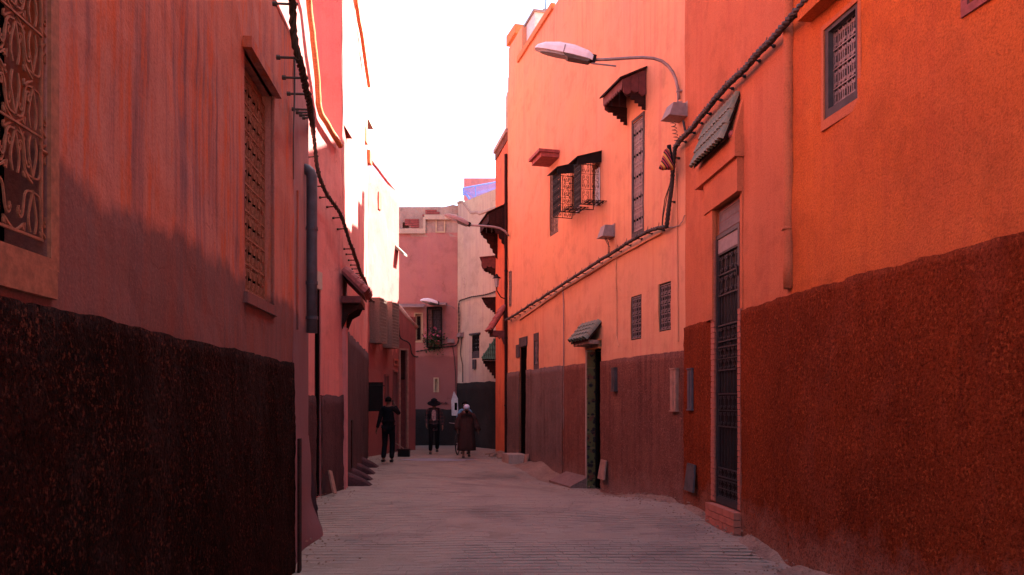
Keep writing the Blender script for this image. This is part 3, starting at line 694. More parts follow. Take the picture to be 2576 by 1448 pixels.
mb = MB(); mb.box((dE[0], -.12, 2.38), (dE[1], -.10, dE[3])); put('fanlight', mb, 'wood', f, E1.M)
# steps and ramps at the foot of house D
for i, (px, py, tipx, lab) in enumerate(((878, 1221, 934, 'nearest'), (893, 1204, 936, 'second'), (905, 1187, 943, 'third'), (918, 1172, 951, 'farthest'))):
    Z = FPX*EYE/(py-HY); X0 = -3.18-.1264*(Z-14.9); X1 = (tipx-CX)/FPX*Z; o = Vector((X0, Z, gz(X0, Z)))
    mb = MB(); n = 8; wd = .42; vs = []
    for k in range(n+1):
        t = k/n; x = (X1-X0)*t; h = .26*(1-t)**.7*(1 if t < .999 else 0); ww = wd*(1-.25*t)
        vs += [(x, -ww/2, -.05), (x, -ww/2, h*.75), (x, -ww*.3, h), (x, ww*.3, h), (x, ww/2, h*.75), (x, ww/2, -.05)]
    fs = [(k*6+j, k*6+j+1, (k+1)*6+j+1, (k+1)*6+j) for k in range(n) for j in range(5)]+[(0, 1, 2, 3, 4, 5)]
    mb.add(vs, fs)
    tag(put('step', mb, 'Cp', None, Matrix.Translation(o), True), '%s of the four worn sloping steps along the tall brown base' % lab, 'step', 'worn steps along the left wall')
t = thing('sign_board', 'black board hung on the left wall above the steps, left of the man in black', 'sign', D0.W(D0.u(921), .1, 1.3))
mb = MB(); u = D0.u(921)+.0; mb.box((.12, .02, D0.z(921, 1036)), (.30, .45, D0.z(921, 961))); put('panel', mb, 'iron', t, D0.M)
mb = MB(); mb.tube([(.3, 0, D0.z(921, 970)), (.3, .5, D0.z(921, 970))], .015, 6); put('bracket', mb, 'iron', t, D0.M)
t = thing('board', 'pale short board leaning at the foot of the brown wall by the black doorway', 'board', C0.W(C0.u(812), .15, 0))
u = C0.u(811); mb = MB(); mb.ext([(0, 0, 0), (.14, 0, 0), (.12, -.02, .42), (.0, -.02, .42)], (0, .03, 0)); put('plank', mb, 'wood_pale', t, C0.M @ Matrix.Translation((u-.06, .22, .02)) @ Matrix.Rotation(R(16), 4, 'X') @ Matrix.Rotation(R(-14), 4, 'Y'))
mb = MB(); mb.box((C0.u(808)-.0, 0, 0), (C0.u(793), .03, .32)); 

# ------------------------------------------------------------------ far facades
hF = house('house', 'raspberry pink house facing down the alley under a crumbling parapet', 'house', (-3, 30, 0))
def hx(W, x0, x1, y0, y1, dp=.2): return (min(W.u(x0), W.u(x1)), max(W.u(x0), W.u(x1)), W.z((x0+x1)/2, y1), W.z((x0+x1)/2, y0), dp)
hf = [hx(F0, 1045, 1061, 791, 859), hx(F0, 1087, 1110, 779, 870), hx(F0, 1094, 1101, 954, 984), hx(F0, 1099, 1117, 549, 583)]
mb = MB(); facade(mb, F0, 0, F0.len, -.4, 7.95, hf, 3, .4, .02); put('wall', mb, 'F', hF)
mb = MB(); plinth(mb, F0, 0, 3.5, -.3, F0.z(1100, 1030), (), .2, .01, .02); put('wall_base', mb, 'Gp', hF, smooth=True)
def pzone(u): return F0.z(1070, 520)+.12*noise.noise(Vector((u*2, 5, 0)))+(-.25 if u > 1.8 else 0)
mb = MB(); hp = hx(F0, 1013, 1029, 560, 575, .15); facade(mb, F0, 0, F0.len, 7.8, 9.1, [hp], .5, .2, .03, ztop=lambda u: 8.95+.10*noise.noise(Vector((u*2.5, 5, 0)))-(.28 if u > 2.2 else 0)-.05*u)
put('crumbling_parapet', mb, 'stone', hF)
mb = MB()
for (x0, x1, yy) in ((1003, 1068, 583), (1068, 1150, 548)):
    a, b = F0.u(x1), F0.u(x0); z = F0.z((x0+x1)/2, yy); mb.box((a, 0, z-.09), (b if x0 > 1003 else b+1, .1, z+.09))
mb.box((F0.u(1071), 0, F0.z(1068, 583)-.09), (F0.u(1065), .102, F0.z(1068, 548))); put('string_course', mb, 'G', hF, F0.M)
random.seed(3); bm = MB(); bm.box((-.1, -.0, -.035), (.1, .03, .035)); me = bm.mesh('brick', 'tile_red')
for i in range(34):
    px, py = (random.uniform(1072, 1100), random.uniform(532, 546)) if i < 14 else (random.uniform(1025, 1055), 583-3.6*random.randint(1, 6)-9)
    u, z = F0.at(px, py); put('brick', me, None, hF, F0.M @ Matrix.Translation((round(u/.22)*.22+(.11 if i % 2 else 0), .02, round(z/.085)*.085)))
for i, h in enumerate(hf):
    t = .07 if i in (0,) else .05
    f = window(F0, hF, h[0], h[1], h[2], h[3], .10, 'cream' if i in (0, 2) else 'wood_grey', t, 'glass' if i != 1 else 'pipe')
    if i == 0:
        mb = MB(); zc = (h[2]*.45+h[3]*.55); mb.box((h[0]+t, -.14, zc-.05), (h[1]-t, -.09, zc+.05)); put('transom', mb, 'cream', f, F0.M)
        grille(F0, f, h[0]+.06, h[1]-.06, h[2]+.08, h[3]-.08, -.07, 4, 8, 's', .006, 'iron')
    mb = MB(); k = .05; mb = frame_mb(h[0]-k, h[1]+k, h[2]-k, h[3]+k, -.01, .025, k); put('surround', mb, 'cream' if i != 1 else 'stone', f, F0.M)
h = hf[1]   # flower window with projecting grille and sheet canopy
cgf = put('window_cage', frame_mb(F0.u(1113), F0.u(1076), h[2]-.1, h[3]+.05, .02, .34, .02), 'iron', hF, F0.M)
g = grille(F0, cgf, F0.u(1113), F0.u(1076), h[2]-.1, h[3]+.05, .33, 3, 4, 's', .007, 'iron')
mb = MB(); mb.ext([(F0.u(1124), .02, F0.z(1100, 762)), (F0.u(1124), .5, F0.z(1100, 766)-.05), (F0.u(1124), .5, F0.z(1100, 768)-.06), (F0.u(1124), .02, F0.z(1100, 764))], (F0.u(1082)-F0.u(1124), 0, 0)); put('sheet_canopy', mb, 'galv', hF, F0.M)
mb = MB(); mb.ext([(F0.u(1070), .02, F0.z(1050, 765)), (F0.u(1070), .45, F0.z(1050, 775)), (F0.u(1070), .45, F0.z(1050, 777)), (F0.u(1070), .02, F0.z(1050, 767))], (F0.u(1003)-F0.u(1070), 0, 0)); put('sheet_canopy', mb, 'galv', hF, F0.M)
t = thing('flower_box', 'planter of pink flowers and trailing leaves in the caged far window', 'plant', F0.W(F0.u(1094), .2, h[2]))
mb = MB(); mb.box((F0.u(1108), .05, h[2]-.08), (F0.u(1080), .28, h[2]+.10)); put('trough', mb, 'tile_red', t, F0.M)
for nm, mt, cnt in (('foliage', 'leaf', 700), ('blossom', 'petal', 130)):
    mb = MB()
    for i in range(cnt):
        u = random.gauss((F0.u(1108)+F0.u(1080))/2, .17); z = h[2]+random.gauss(.12 if nm == 'foliage' else .28, .16); v = random.uniform(.05, .42)
        s = random.uniform(.025, .05); a = Vector((random.gauss(0, 1), random.gauss(0, 1), random.gauss(0, 1))).normalized()*s; b = Vector((random.gauss(0, 1), random.gauss(0, 1), random.gauss(0, 1))).normalized()*s
        o = Vector((u, v, z)); mb.add([o-a, o+b, o+a, o-b], [(0, 1, 2, 3)])
    put(nm, mb, mt, t, F0.M, kind='stuff')
mb = MB()
for i in range(9): x = F0.u(1126-i*3); mb.tube([(x, .012, F0.z(1110, 1015)+.03*math.sin(i*2.1)), (x-.02, .012, F0.z(1110, 1015)-.06*math.cos(i*1.7)), (x+.03, .012, F0.z(1110, 1018)), (x+.05, .012, F0.z(1110, 1013))], .007, 4)
put('graffiti', mb, 'wood', hF, F0.M)

hG = house('house', 'pale peach house with slate grey base, angled across the alley end', 'house', (-1.3, 29, 0))
hg = [hx(G0, 1187, 1206, 843, 902, .2)]
def gtop(u):
    x0, x1 = G0.u(1187), G0.u(1163)
    return G0.z(1230, 531) if u < G0.u(1205) else (G0.z(1187, 540) if u < x0 else G0.z(1187, 540)+(G0.z(1163, 508)-G0.z(1187, 540))*min(1, (u-x0)/(x1-x0)))
mb = MB(); facade(mb, G0, 0, G0.len, -.4, 9.3, hg, 4, .3, .02, ztop=gtop); put('wall', mb, 'G', hG)
mb = MB(); plinth(mb, G0, 0, G0.len, -.3, G0.z(1200, 962), (), .15, .01, .03); put('wall_base', mb, 'Gp', hG, smooth=True)
mb = MB(); us = lines(0, G0.len, .2, [])
mb.tube([G0.W(u, -.02, gtop(u)+.02) for u in us], .06, 6); put('coping', mb, 'stone', hG, smooth=True)
h = hg[0]; f = window(G0, hG, h[0], h[1], h[2], h[3], .05, 'wood_grey', .05, 'white')
mb = MB(); mb.box((h[0]-.08, -.0, h[3]), (h[1]+.08, .08, h[3]+.06)); put('lintel', mb, 'wood_grey', f, G0.M)
mb = MB(); mb.box((h[0]+.0, -.05, h[2]), (h[1]-.0, .0, h[2]+.25)); put('lower_panel', mb, 'wood_grey', f, G0.M)
grille(G0, f, h[0]+.03, h[1]-.03, h[2]+.27, h[3]-.04, -.02, 3, 2, 'heart', .012, 'iron')
mb = MB(); mb.box((G0.u(1199), .01, G0.z(1196, 929)), (G0.u(1192), .07, G0.z(1196, 905))); put('wall_lantern', mb, 'wood_grey', hG, G0.M)
# roof terrace behind, with blue railing
hT = house('roof_terrace', 'pink rooftop terrace wall behind the blue railing', 'building', (-1, 31, 6))
TW = Wall((1.2, 32.5), (pix(1167, 448, 32.5).x, 32.5)); mb = MB(); facade(mb, TW, 0, TW.len, 5, pix(1200, 449, 32.5).z, (), 3, .5, .01); put('wall', mb, 'C', hT)
TS = Wall((1.0, 31.6), (pix(1166, 500, 31.6).x, 31.6)); mb = MB(); facade(mb, TS, 0, TS.len, 4, pix(1196, 548, 31.6).z, (), .8, .5, .01); put('parapet', mb, 'F', hT)
Zr = 31.2; pt = thing('railing', 'blue wrought iron railing on the roof terrace at the end of the alley', 'railing', pix(1200, 520, Zr))
def rl(x, y): return pix(x, y, Zr)
bot = [(1165, 490), (1172, 491), (1196, 524), (1262, 508)]; top = [(1165, 474), (1262, 456)]
def ybot(x):
    for (a, b), (c_, d_) in zip(bot, bot[1:]):
        if a <= x <= c_: return b+(d_-b)*(x-a)/(c_-a)
def ytop(x): return 474-18*(x-1165)/97
for nm, pl, r in (('top_rail', top, .028), ('bottom_rail', bot, .03), ('bottom_rail', [(x, y-5) for x, y in bot], .018)):
    mb = MB(); mb.tube([rl(*p) for p in pl], r, 6); put(nm, mb, 'blue', pt)
bars = MB(); x = 1166
while x < 1262:
    y0, y1 = ytop(x), ybot(x)
    p, q = rl(x, y0), rl(x, y1); k = (q-p); mm = p+k*.5
    bars.tube([p, p+k*.25+Vector((.02, 0, 0)), p+k*.4-Vector((.03, 0, 0)), mm, p+k*.6+Vector((.03, 0, 0)), p+k*.75-Vector((.02, 0, 0)), q], .013, 4); x += 2.4
put('baluster', bars, 'blue', pt, kind='stuff')
mb = MB()
for p in ((1165, 474, 1165, 490), (1196, 468, 1196, 524)): mb = MB(); mb.tube([rl(*p[:2]), rl(*p[2:])], .025, 6); put('post', mb, 'blue', pt)
# ------------------------------------------------------------------ near right house (orange)
hA = house('house', 'orange rough-plastered house with dark red base filling the right side of the alley', 'house', (3, 9, -.1))
dz0, dz1 = .22, 3.98
ud0, ud1 = A1.u(1863.), A1.u(1802)          # door opening
pu0, pu1 = A1.u(1868), A1.u(1783)
mb = MB(); facade(mb, A1, 0, A1.len, -.5, 12.8, [(ud0, ud1, -.3, 4.36, .12)], 4, .3, .02); put('wall', mb, 'A1', hA)
wA = (A2.u(2160), A2.u(2074), 4.52, 5.46, .22); wA2 = (A2.u(2640), A2.u(2436), 4.68, 6.2, .12)
mb = MB(); facade(mb, A2, 0, A2.len, -.9, 12.8, [wA, wA2], 4, .3, .03); put('wall', mb, 'A', hA)
# portal: projecting pier round the door, box hood and tiles
pz = 2.86
mb = MB()
for (a, b) in ((pu0-.02, ud0+.0), (ud1, pu1)): mb.box((a, -.02, pz-.05), (b, .012 if a < ud0 else .06, 4.36))
mb.box((pu0-.02, -.02, 4.36), (pu1, .08, 4.80)); put('door_surround', mb, 'A1', hA, A1.M)
hu0, hu1 = A1.u(1872), A1.u(1768)
mb = MB(); mb.box((hu0, -.02, 4.80), (hu1, .125, 5.08)); mb.ext([(hu0+.03, -.02, 5.08), (hu0+.03, .12, 5.08), (hu0+.03, -.02, 5.62)], (hu1-hu0-.06, 0, 0)); put('portal_hood', mb, 'A1', hA, A1.M)
tc = tiled_canopy(A1, hA, A1.u(1862), A1.u(1779), 5.68, 5.10, .20, 3, 12, 'tile_grey', 'wood', .03)
mb = MB(); mb.lathe([(.0, 0), (.04, .02), (.06, .06), (.035, .11), (.0, .13)], 8); put('broken_mortar', mb, 'tile_red', tc, A1.T(A1.u(1862)+.03, .15, 5.10, R(60)))
# brick lined reveal and threshold
BR = {}
def brick_me(w_, d_, h_):
    k = (round(w_, 3), round(d_, 3), round(h_, 3))
    if k not in BR:
        m = MB(); c = .004; m.box((0, 0, 0), (w_, d_, h_)); m.v = [(x, y, z) for x, y, z in m.v]; BR[k] = m.mesh('brick', 'ptile')
    return BR[k]
cz = -.16; j = 0
while cz < dz0-.02:
    n = 4; w_ = (ud1-ud0+.2)/n
    for i in range(n+(j % 2)):
        a = max(ud0-.1, ud0-.1+(i-.5*(j % 2))*w_); b = min(ud1+.1, ud0-.1+(i+1-.5*(j % 2))*w_)
        if b-a > .03: put('brick', brick_me(b-a-.01, .17, .085), None, hA, A1.M @ Matrix.Translation((a, -.04+random.uniform(-.003, .003), cz)))
    cz += .094; j += 1
for (uu, w_) in ((ud0-.085, .09), (ud1-.01, .13)):
    z = dz0+.02
    while z < (2.84 if uu < ud0 else 3.9): put('brick', brick_me(w_, .13, .068), None, hA, A1.M @ Matrix.Translation((uu, -.09+random.uniform(-.003, .003), z))); z += .077
mb = MB(); mb.box((ud0-.0, -.10, -.2), (ud1, -.045, dz0)); put('threshold', mb, 'ptile', hA, A1.M)
# metal door
dr = put('door', frame_mb(ud0+.01, ud1-.015, dz0, dz1, -.045, .015, .06, .09), 'grey_iron', hA, A1.M)
a, b = ud0+.07, ud1-.075
mb = MB(); mb.box((a, -.04, dz0+.09), (b, -.03, dz1-.06)); put('door_leaf', mb, 'iron', dr, A1.M)
mb = MB(); mb.box((a, -.028, dz1-.26), (b, .0, dz1-.06)); put('top_panel', mb, 'boxgrey', dr, A1.M)
for (z0, z1, rows, cols, kind) in ((dz1-.86, dz1-.28, 2, 4, 's'), (dz1-1.50, dz1-1.28, 1, 5, 's'), (2.08, 2.40, 2, 5, 's'), (1.30, 1.75, 2, 5, 's'), (.60, .72, 1, 5, 's'), (dz0+.1, .56, 2, 5, 's')):
    grille(A1, dr, a+.01, b-.01, z0, z1, -.01, cols, rows, kind, .0085, 'grey_iron', vb=False)
for (z0, z1) in ((dz1-1.28, dz1-.86), (2.40, dz1-1.5), (1.75, 2.08), (.72, 1.30)):
    for k in range(1, 7): mb = MB(); uu = a+(b-a)*k/7; mb.tube([(uu, -.012, z0), (uu, -.012, z1)], .008, 5); put('bar', mb, 'grey_iron', dr, A1.M)
for z in (.9, 2.0, 3.3): mb = MB(); mb.box((a-.03, .0, z), (a+.02, .03, z+.12)); put('hinge', mb, 'iron', dr, A1.M)
tp = MB(); tp.box((ud0+.01, -.06, dz1+.01), (ud1-.01, -.04, 4.35)); tpo = put('transom_panel', tp, 'ptile', hA, A1.M)
grille(A1, tpo, ud0+.06, ud1-.06, dz1+.04, 4.30, -.03, 12, 2, 'bars', .005, 'boxgrey', hb=False)
pl = MB(); plinth(pl, A1, 0, A1.len, -.45, 2.84, [(ud0-.09, ud1+.125, -.45, 2.84)], .05, .008, .03, .025); put('wall_base', pl, 'Ap', hA, smooth=True)
pl = MB(); plinth(pl, A2, 2, A2.len+.01, -.75, 2.84, [], .045, .009, .035, .03, 13); put('wall_base', pl, 'Ap', hA, smooth=True)
# plastered-over pipe
mb = MB(); ux = .02; mb.tube([(ux, .02, 12.7)]+[(ux+.01*math.sin(z*3), .018, z) for z in [12-.4*i for i in range(23)]]+[(ux, .012, 2.9)], .062, 10); put('plastered_pipe', mb, 'A1', hA, A1.M, True)
for zz in (3.55,): mb = MB(); mb.tube([(ux, .018, zz), (ux, .018, zz+.03)], .075, 10); put('pipe_joint', mb, 'A1', hA, A1.M, True)
# window with wooden frame
a, b, c, d = wA[:4]
f = put('window', frame_mb(a+.003, b-.003, c+.003, d-.003, -.14, -.005, .06, .09), 'wood_grey', hA, A2.M)
mb = MB(); mb.box((a+.05, -.20, c+.06), (b-.05, -.19, d-.06)); put('pane', mb, 'glass', f, A2.M)
grille(A2, f, a+.06, b-.06, c+.09, d-.06, -.07, 6, 4, 's', .0075, 'galv', True)
mb = frame_mb(a-.05, b+.05, c-.10, d+.03, -.01, .012, .05, .10); put('surround', mb, 'A1', f, A2.M)
mb = MB(); mb.box((a-.1, -.0, d+.18), (b+.25, .16, d+.30)); put('ledge', mb, 'A', hA, A2.M)
a, b, c, d = wA2[:4]; f = window(A2, hA, a, b, c, d, .08, 'wood_grey', .06); mb = frame_mb(a-.07, b+.07, c-.07, d+.07, -.01, .012, .07); put('surround', mb, 'tile_red', f, A2.M)
# ------------------------------------------------------------------ salmon house
hB = house('house', 'tall salmon house on the right with bay grilles, small windows and a tiled doorway', 'house', (1.3, 18, 0))
def hb(x0, x1, yt, yb, dp=.25): u0, u1 = B0.u(x1), B0.u(x0); return (min(u0, u1), max(u0, u1), B0.z((x0+x1)/2, yb), B0.z((x0+x1)/2, yt), dp)
wT = hb(1590, 1619, 302, 583, .1); w1 = hb(1587, 1613, 744, 855, .08); w2 = hb(1658, 1689, 712, 833, .08)
dT = hb(1484, 1513, 878, 1240, .45); dT = (dT[0], dT[1], -.4, 2.76, .4)
dK = (B0.u(1325), B0.u(1309), -.4, B0.z(1317, 872), .05); wN = hb(1344, 1354, 858, 918, .12); wF = hb(1383, 1404, 432, 590, .08); wE = hb(1283, 1287, 684, 770, .05)
c2 = (B0.u(1508), B0.u(1494), 5.72, 6.62, .25); c1 = (B0.u(1458), B0.u(1440), 5.84, 6.75, .25)
mb = MB(); facade(mb, B0, 0, B0.len, -.5, 11.25, [wT, w1, w2, dT, dK, wN, wF, c1, c2], 4, .3, .02, ztop=lambda u: 12.9 if u < 5.2 else 11.25); put('wall', mb, 'B', hB)
ub = B0.u(1419)
mb = MB(); plinth(mb, B0, 0, ub, -.45, 2.48, [dT[:4]], .07, .008, .03, .02); put('wall_base', mb, 'Bp', hB, smooth=True)
mb = MB(); plinth(mb, B0, ub+.03, B0.len, -.45, 2.50, [dK[:4]], .08, .008, .03, .03); put('wall_base', mb, 'Bp2', hB, smooth=True)
mb = MB(); mb.box((B0.u(1392), -.05, 11.2), (B0.u(1305), .06, 11.36)); mb.box((B0.u(1700), -.05, 12.84), (B0.u(1700)+4, .06, 12.98)) if 0 else None; put('parapet_coping', mb, 'verge', hB, B0.M)
q0 = B0.u(1302); PB = Wall(B0.W(q0-1.5, -.6, 0).xy, B0.W(B0.len, -.02, 0).xy)
mb = MB(); mb.box((q0-.4, -2.5, 11.0), (B0.len, -.02, pix(1275, 100, 23.0).z)); put('roof_room', mb, 'B', hB, B0.M)
mb = MB(); mb.ext([(B0.u(1297), .02, B0.z(1296, 62)), (B0.len+.05, .04, B0.z(1271, 128)+.3), (B0.len+.05, .04, B0.z(1271, 128)), (B0.u(1297), .02, B0.z(1296, 62)-.25)], (0, -.3, 0)); put('roof_edge', mb, 'verge', hB, B0.M)
t = thing('roof_tank', 'white box standing on the roof behind the sloping parapet of the salmon house', 'box', B0.W(q0-.6, -.6, 11.3))
mb = MB(); mb.box((q0-1.2, -.9, 11.2), (q0-.1, -.15, B0.z(1310, 66))); put('body', mb, 'white', t, B0.M); mb = MB(); mb.box((q0-1.25, -.95, B0.z(1310, 66)), (q0-.05, -.1, B0.z(1310, 66)+.06)); put('lid', mb, 'boxgrey', t, B0.M)
t = thing('antenna', 'thin antenna rod on the roof of the salmon house', 'antenna', B0.W(q0-.9, -.5, 12.5))
mb = MB(); mb.tube([(q0-1.0, -.5, B0.z(1310, 66)), (q0-1.25, -.5, B0.z(1348, 0)+1.2)], .014, 5); put('rod', mb, 'iron', t, B0.M); mb = MB(); mb.box((q0-1.07, -.56, B0.z(1310, 66)+.06), (q0-.93, -.44, B0.z(1310, 66)+.2)); put('foot', mb, 'galv', t, B0.M)
# plaster ledge under the cable
mb = MB(); pts = [(1668, 588), (1540, 657), (1415, 733), (1310, 806)]
for (p, q) in zip(pts, pts[1:]):
    (u0, z0), (u1, z1) = B0.at(*p), B0.at(*q); mb.ext([(u0, 0, z0), (u0, .045, z0), (u0, .045, z0+.02), (u0, 0, z0+.13)], (u1-u0, 0, z1-z0))
put('plaster_ledge', mb, 'B', hB, B0.M)
# tall iron window
def iron_window(h, cols, rows, kind, mat='iron', split=True, dark='dark', r=.008, lab=None):
    f = put('window', frame_mb(h[0]+.002, h[1]-.002, h[2]+.002, h[3]-.002, -.05, -.01, .03), 'iron', hB, B0.M)
    p = MB(); p.box((h[0]+.03, -.07, h[2]+.03), (h[1]-.03, -.06, h[3]-.03)); put('pane', p, dark, f, B0.M)
    grille(B0, f, h[0]+.03, h[1]-.03, h[2]+.03, h[3]-.03, -.02, cols, rows, kind, r, mat, split); return f
fT = iron_window(wT, 4, 5, 'tulip', 'galv', r=.0075)
mb = frame_mb(wT[0]-.03, wT[1]+.0, wT[2]-.07, wT[3]+.06, -.01, .012, .05, .07); put('surround', mb, 'wood_grey', fT, B0.M)
f1 = iron_window(w1, 3, 5, 's', 'galv', r=.006); f2 = iron_window(w2, 3, 5, 's', 'galv', r=.006)
wood_canopy(B0, hB, B0.u(1626), B0.u(1580)+.1, B0.z(1622, 172), .46, .20, .25, 'wood_red', 'wood', brk=.26)
# flush pale grille far left with slab above
f = iron_window(wF, 3, 7, 'heart', 'reed', False, 'cream', .006); tag(f, 'tall flush grille over a cream shutter')
mb = MB(); zt = B0.z(1402, 402); mb.box((B0.u(1404)-.1, 0, zt), (B0.u(1386)+.15, .45, zt+.10)); mb.box((B0.u(1404)-.14, 0, zt+.10), (B0.u(1386)+.19, .52, zt+.17)); put('slab_hood', mb, 'tile_red', hB, B0.M)
# two projecting cages
for k, (h, dd) in enumerate(((c2, .42), (c1, .45))):
    a, b, c, d = h[:4]; a -= .03; b += .03
    f = put('window', frame_mb(h[0]+.002, h[1]-.002, c, d, -.2, -.14, .04), 'white', hB, B0.M)
    mb = MB(); mb.box((h[0]+.03, -.22, c+.03), (h[1]-.03, -.21, d-.03)); put('pane', mb, 'glass', f, B0.M)
    cg = MB()
    for (u, v) in ((a, 0), (a, dd), (b, dd), (b, 0)): cg.tube([(u, v, c-.04), (u, v, d+.02)], .012, 4)
    for z in (c-.04, d): cg.tube([(a, 0, z), (a, dd, z), (b, dd, z), (b, 0, z)], .011, 4)
    cage = put('window_cage', cg, 'iron', f, B0.M)
    # near side panel (across the wall), front panel and floor panel of scrolls
    Mside = B0.M @ Matrix.Translation((a, 0, 0)) @ Matrix.Rotation(R(90), 4, 'Z')
    def panel(mw, w_, h_, cols, rows, kind, r, nm):
        g = MB(); sc = scroll_mb(kind, w_/cols*.94, h_/rows*.94, r, 4)
        for i in range(cols):
            for j in range(rows): g.add([(v[0]+(i+.5)*w_/cols, v[1], v[2]+(j+.5)*h_/rows) for v in sc.v], sc.f)
        for i in range(cols+1): g.tube([(i*w_/cols, 0, 0), (i*w_/cols, 0, h_)], r*1.1, 4)
        for j in range(rows+1): g.tube([(0, 0, j*h_/rows), (w_, 0, j*h_/rows)], r*1.1, 4)
        put(nm, g, 'iron', f, mw, kind='stuff')
    H_ = d-c+.04
    panel(Mside @ Matrix.Translation((0, 0, c-.04)), dd, H_, 2, 3, 'heart', .0048, 'side_grille')
    panel(B0.M @ Matrix.Translation((b, 0, c-.04)) @ Matrix.Rotation(R(90), 4, 'Z'), dd, H_, 2, 3, 'heart', .0065, 'side_grille') if k == 1 else None
    panel(B0.M @ Matrix.Translation((a, dd, c-.04)), b-a, H_, 5, 5, 's', .009, 'front_grille')
    panel(B0.M @ Matrix.Translation((a, 0, c-.04)) @ Matrix.Rotation(R(90), 4, 'Z') @ Matrix.Rotation(R(-90), 4, 'X'), dd, b-a, 2, 2, 'heart', .0065, 'floor_grille')
    mb = MB(); mb.ext([(a-.12, .002, d+.16), (a-.12, dd+.12, d-.0), (a-.12, dd+.12, d-.012), (a-.12, .002, d+.145)], (b-a+.2, 0, 0)); put('sheet_canopy', mb, 'iron', f, B0.M)
    mb = MB(); mb.ext([(a-.1, .003, d+.143), (a-.1, dd+.1, d-.012), (a-.1, dd+.1, d-.16), (a-.1, .003, d-.08)], (.008, 0, 0)); put('canopy_cheek', mb, 'iron', f, B0.M)
    mb = MB(); mb.box((h[0]-.04, .004, c-.02), (h[0]+.16, .03, d-.16)); put('shutter', mb, 'white', f, B0.M)
# tiled doorway
f = put('door', frame_mb(dT[0]+.002, dT[1]-.002, gz(1.9, 16.3)-.02, 2.755, -.16, -.12, .03), 'iron', hB, B0.M)
mb = MB(); mb.box((dT[0], -.175, -.3), (dT[1], -.165, 2.7)); put('door_leaf', mb, 'dark', f, B0.M)
# tile pilaster built up of painted tiles on the far jamb, turned to the street
nz_ = 9; zb = -.36; th = (2.70-zb)/nz_
for k in range(nz_):
    m1 = MB(); m1.box((dT[1]-.05, -.10, zb+th*k), (dT[1]-.003, .075, zb+th*(k+1)-.008)); put('jamb_tile', m1, 'zellige', f, B0.M)
mb = MB(); mb.box((dT[1]-.004, -.05, zb), (dT[1]+.05, .085, 2.74)); put('jamb_edge', mb, 'stone', f, B0.M)
mb = MB(); mb.box((dT[0]-.02, -.02, 2.765), (dT[1]+.03, .07, 2.90)); put('lintel_tile', mb, 'zellige', f, B0.M)
mb = MB(); mb.box((dT[0]-.03, -.02, 2.90), (dT[1]+.04, .085, 2.925)); mb.box((dT[0]-.03, -.02, 2.74), (dT[1]+.04, .085, 2.762)); put('lintel_moulding', mb, 'verge', f, B0.M)
c = tiled_canopy(B0, hB, dT[0]-.02, B0.u(1469), 3.28, 2.92, .30, 4, 6, 'tile_grey', 'wood', .03)
zf = 2.905
mb = MB(); mb.box((dT[0]-.02, .0, zf-.08), (B0.u(1470), .25, zf-.003)); put('fascia', mb, 'reed', c, B0.M)
for k in range(8): m1 = MB(); u = dT[0]+.0+(B0.u(1470)-dT[0])*k/8; m1.box((u, .252, zf-.075), (u+.05, .28, zf-.005)); put('rafter_end', m1, 'wood_pale', c, B0.M)
# dark doorway and narrow window
f = put('door', frame_mb(dK[0]+.002, dK[1]-.002, 0, dK[3]-.003, -.035, -.005, .03), 'wood', hB, B0.M)
mb = MB(); mb.box((dK[0], -.045, -.1), (dK[1], -.03, dK[3])); put('door_leaf', mb, 'dark', f, B0.M)
mb = MB(); mb.box((dK[0]-.04, -.02, dK[3]), (dK[1]+.05, .03, B0.z(1317, 849))); put('lintel', mb, 'wood_grey', f, B0.M)
mb = MB(); mb.box((dK[1]+.02, .0, B0.z(1305, 900)), (dK[1]+.35, .04, B0.z(1305, 868))); put('meter_box', mb, 'wood_grey', hB, B0.M)
f = iron_window(wN, 2, 3, 's', 'galv', False, r=.008)
mb = frame_mb(wN[0]-.04, wN[1]+.02, wN[2]-.12, wN[3]+.2, -.01, .015, .06, .12); mb.box((wN[0], -.01, wN[3]+.0), (wN[1], .014, wN[3]+.2)); put('surround', mb, 'wood_grey', f, B0.M)
f = put('window', frame_mb(*wE[:4], .0, .03, .04), 'iron', hB, B0.M); grille(B0, f, wE[0], wE[1], wE[2], wE[3], .02, 2, 4, 's', .012, 'reed')

def wall_item(name, label, cat, W, u, d, z): return thing(name, label, cat, W.W(u, d, z))
def slab(name, label, cat, W, x0, x1, y0, y1, d1, mat, d0=.03, part='panel', trim=None):
    u0, u1 = sorted((W.u(x0), W.u(x1))); z0, z1 = W.z((x0+x1)/2, y1), W.z((x0+x1)/2, y0)
    t = wall_item(name, label, cat, W, u0, d0, z0); mb = MB(); mb.box((u0, d0, z0), (u1, d1, z1)); put(part, mb, mat, t, W.M)
    mb = MB(); mb.box((u0-.012, d0, z1), (u1+.012, d1+.012, z1+.02)); mb.box((u0-.012, d0, z0-.02), (u1+.012, d1+.012, z0)); mb.box(((u0+u1)/2-.02, d1, z0+.03), ((u0+u1)/2+.02, d1+.012, z1-.03)); put('batten', mb, trim or mat, t, W.M)
    return t
slab('utility_cover', 'tall pale red wooden cover fixed to the brown wall near its corner', 'cover', B0, 1698, 1712, 930, 1033, .09, 'wood_pale')
slab('utility_cover', 'narrow grey metal cover on the dark red wall left of the tall iron door', 'cover', A1, 1738, 1749, 930, 1030, .06, 'pipe')
slab('wall_niche', 'small weathered bracket slab on the brown wall right of the tiled doorway', 'bracket', B0, 1549, 1557, 928, 983, .10, 'wood_grey')
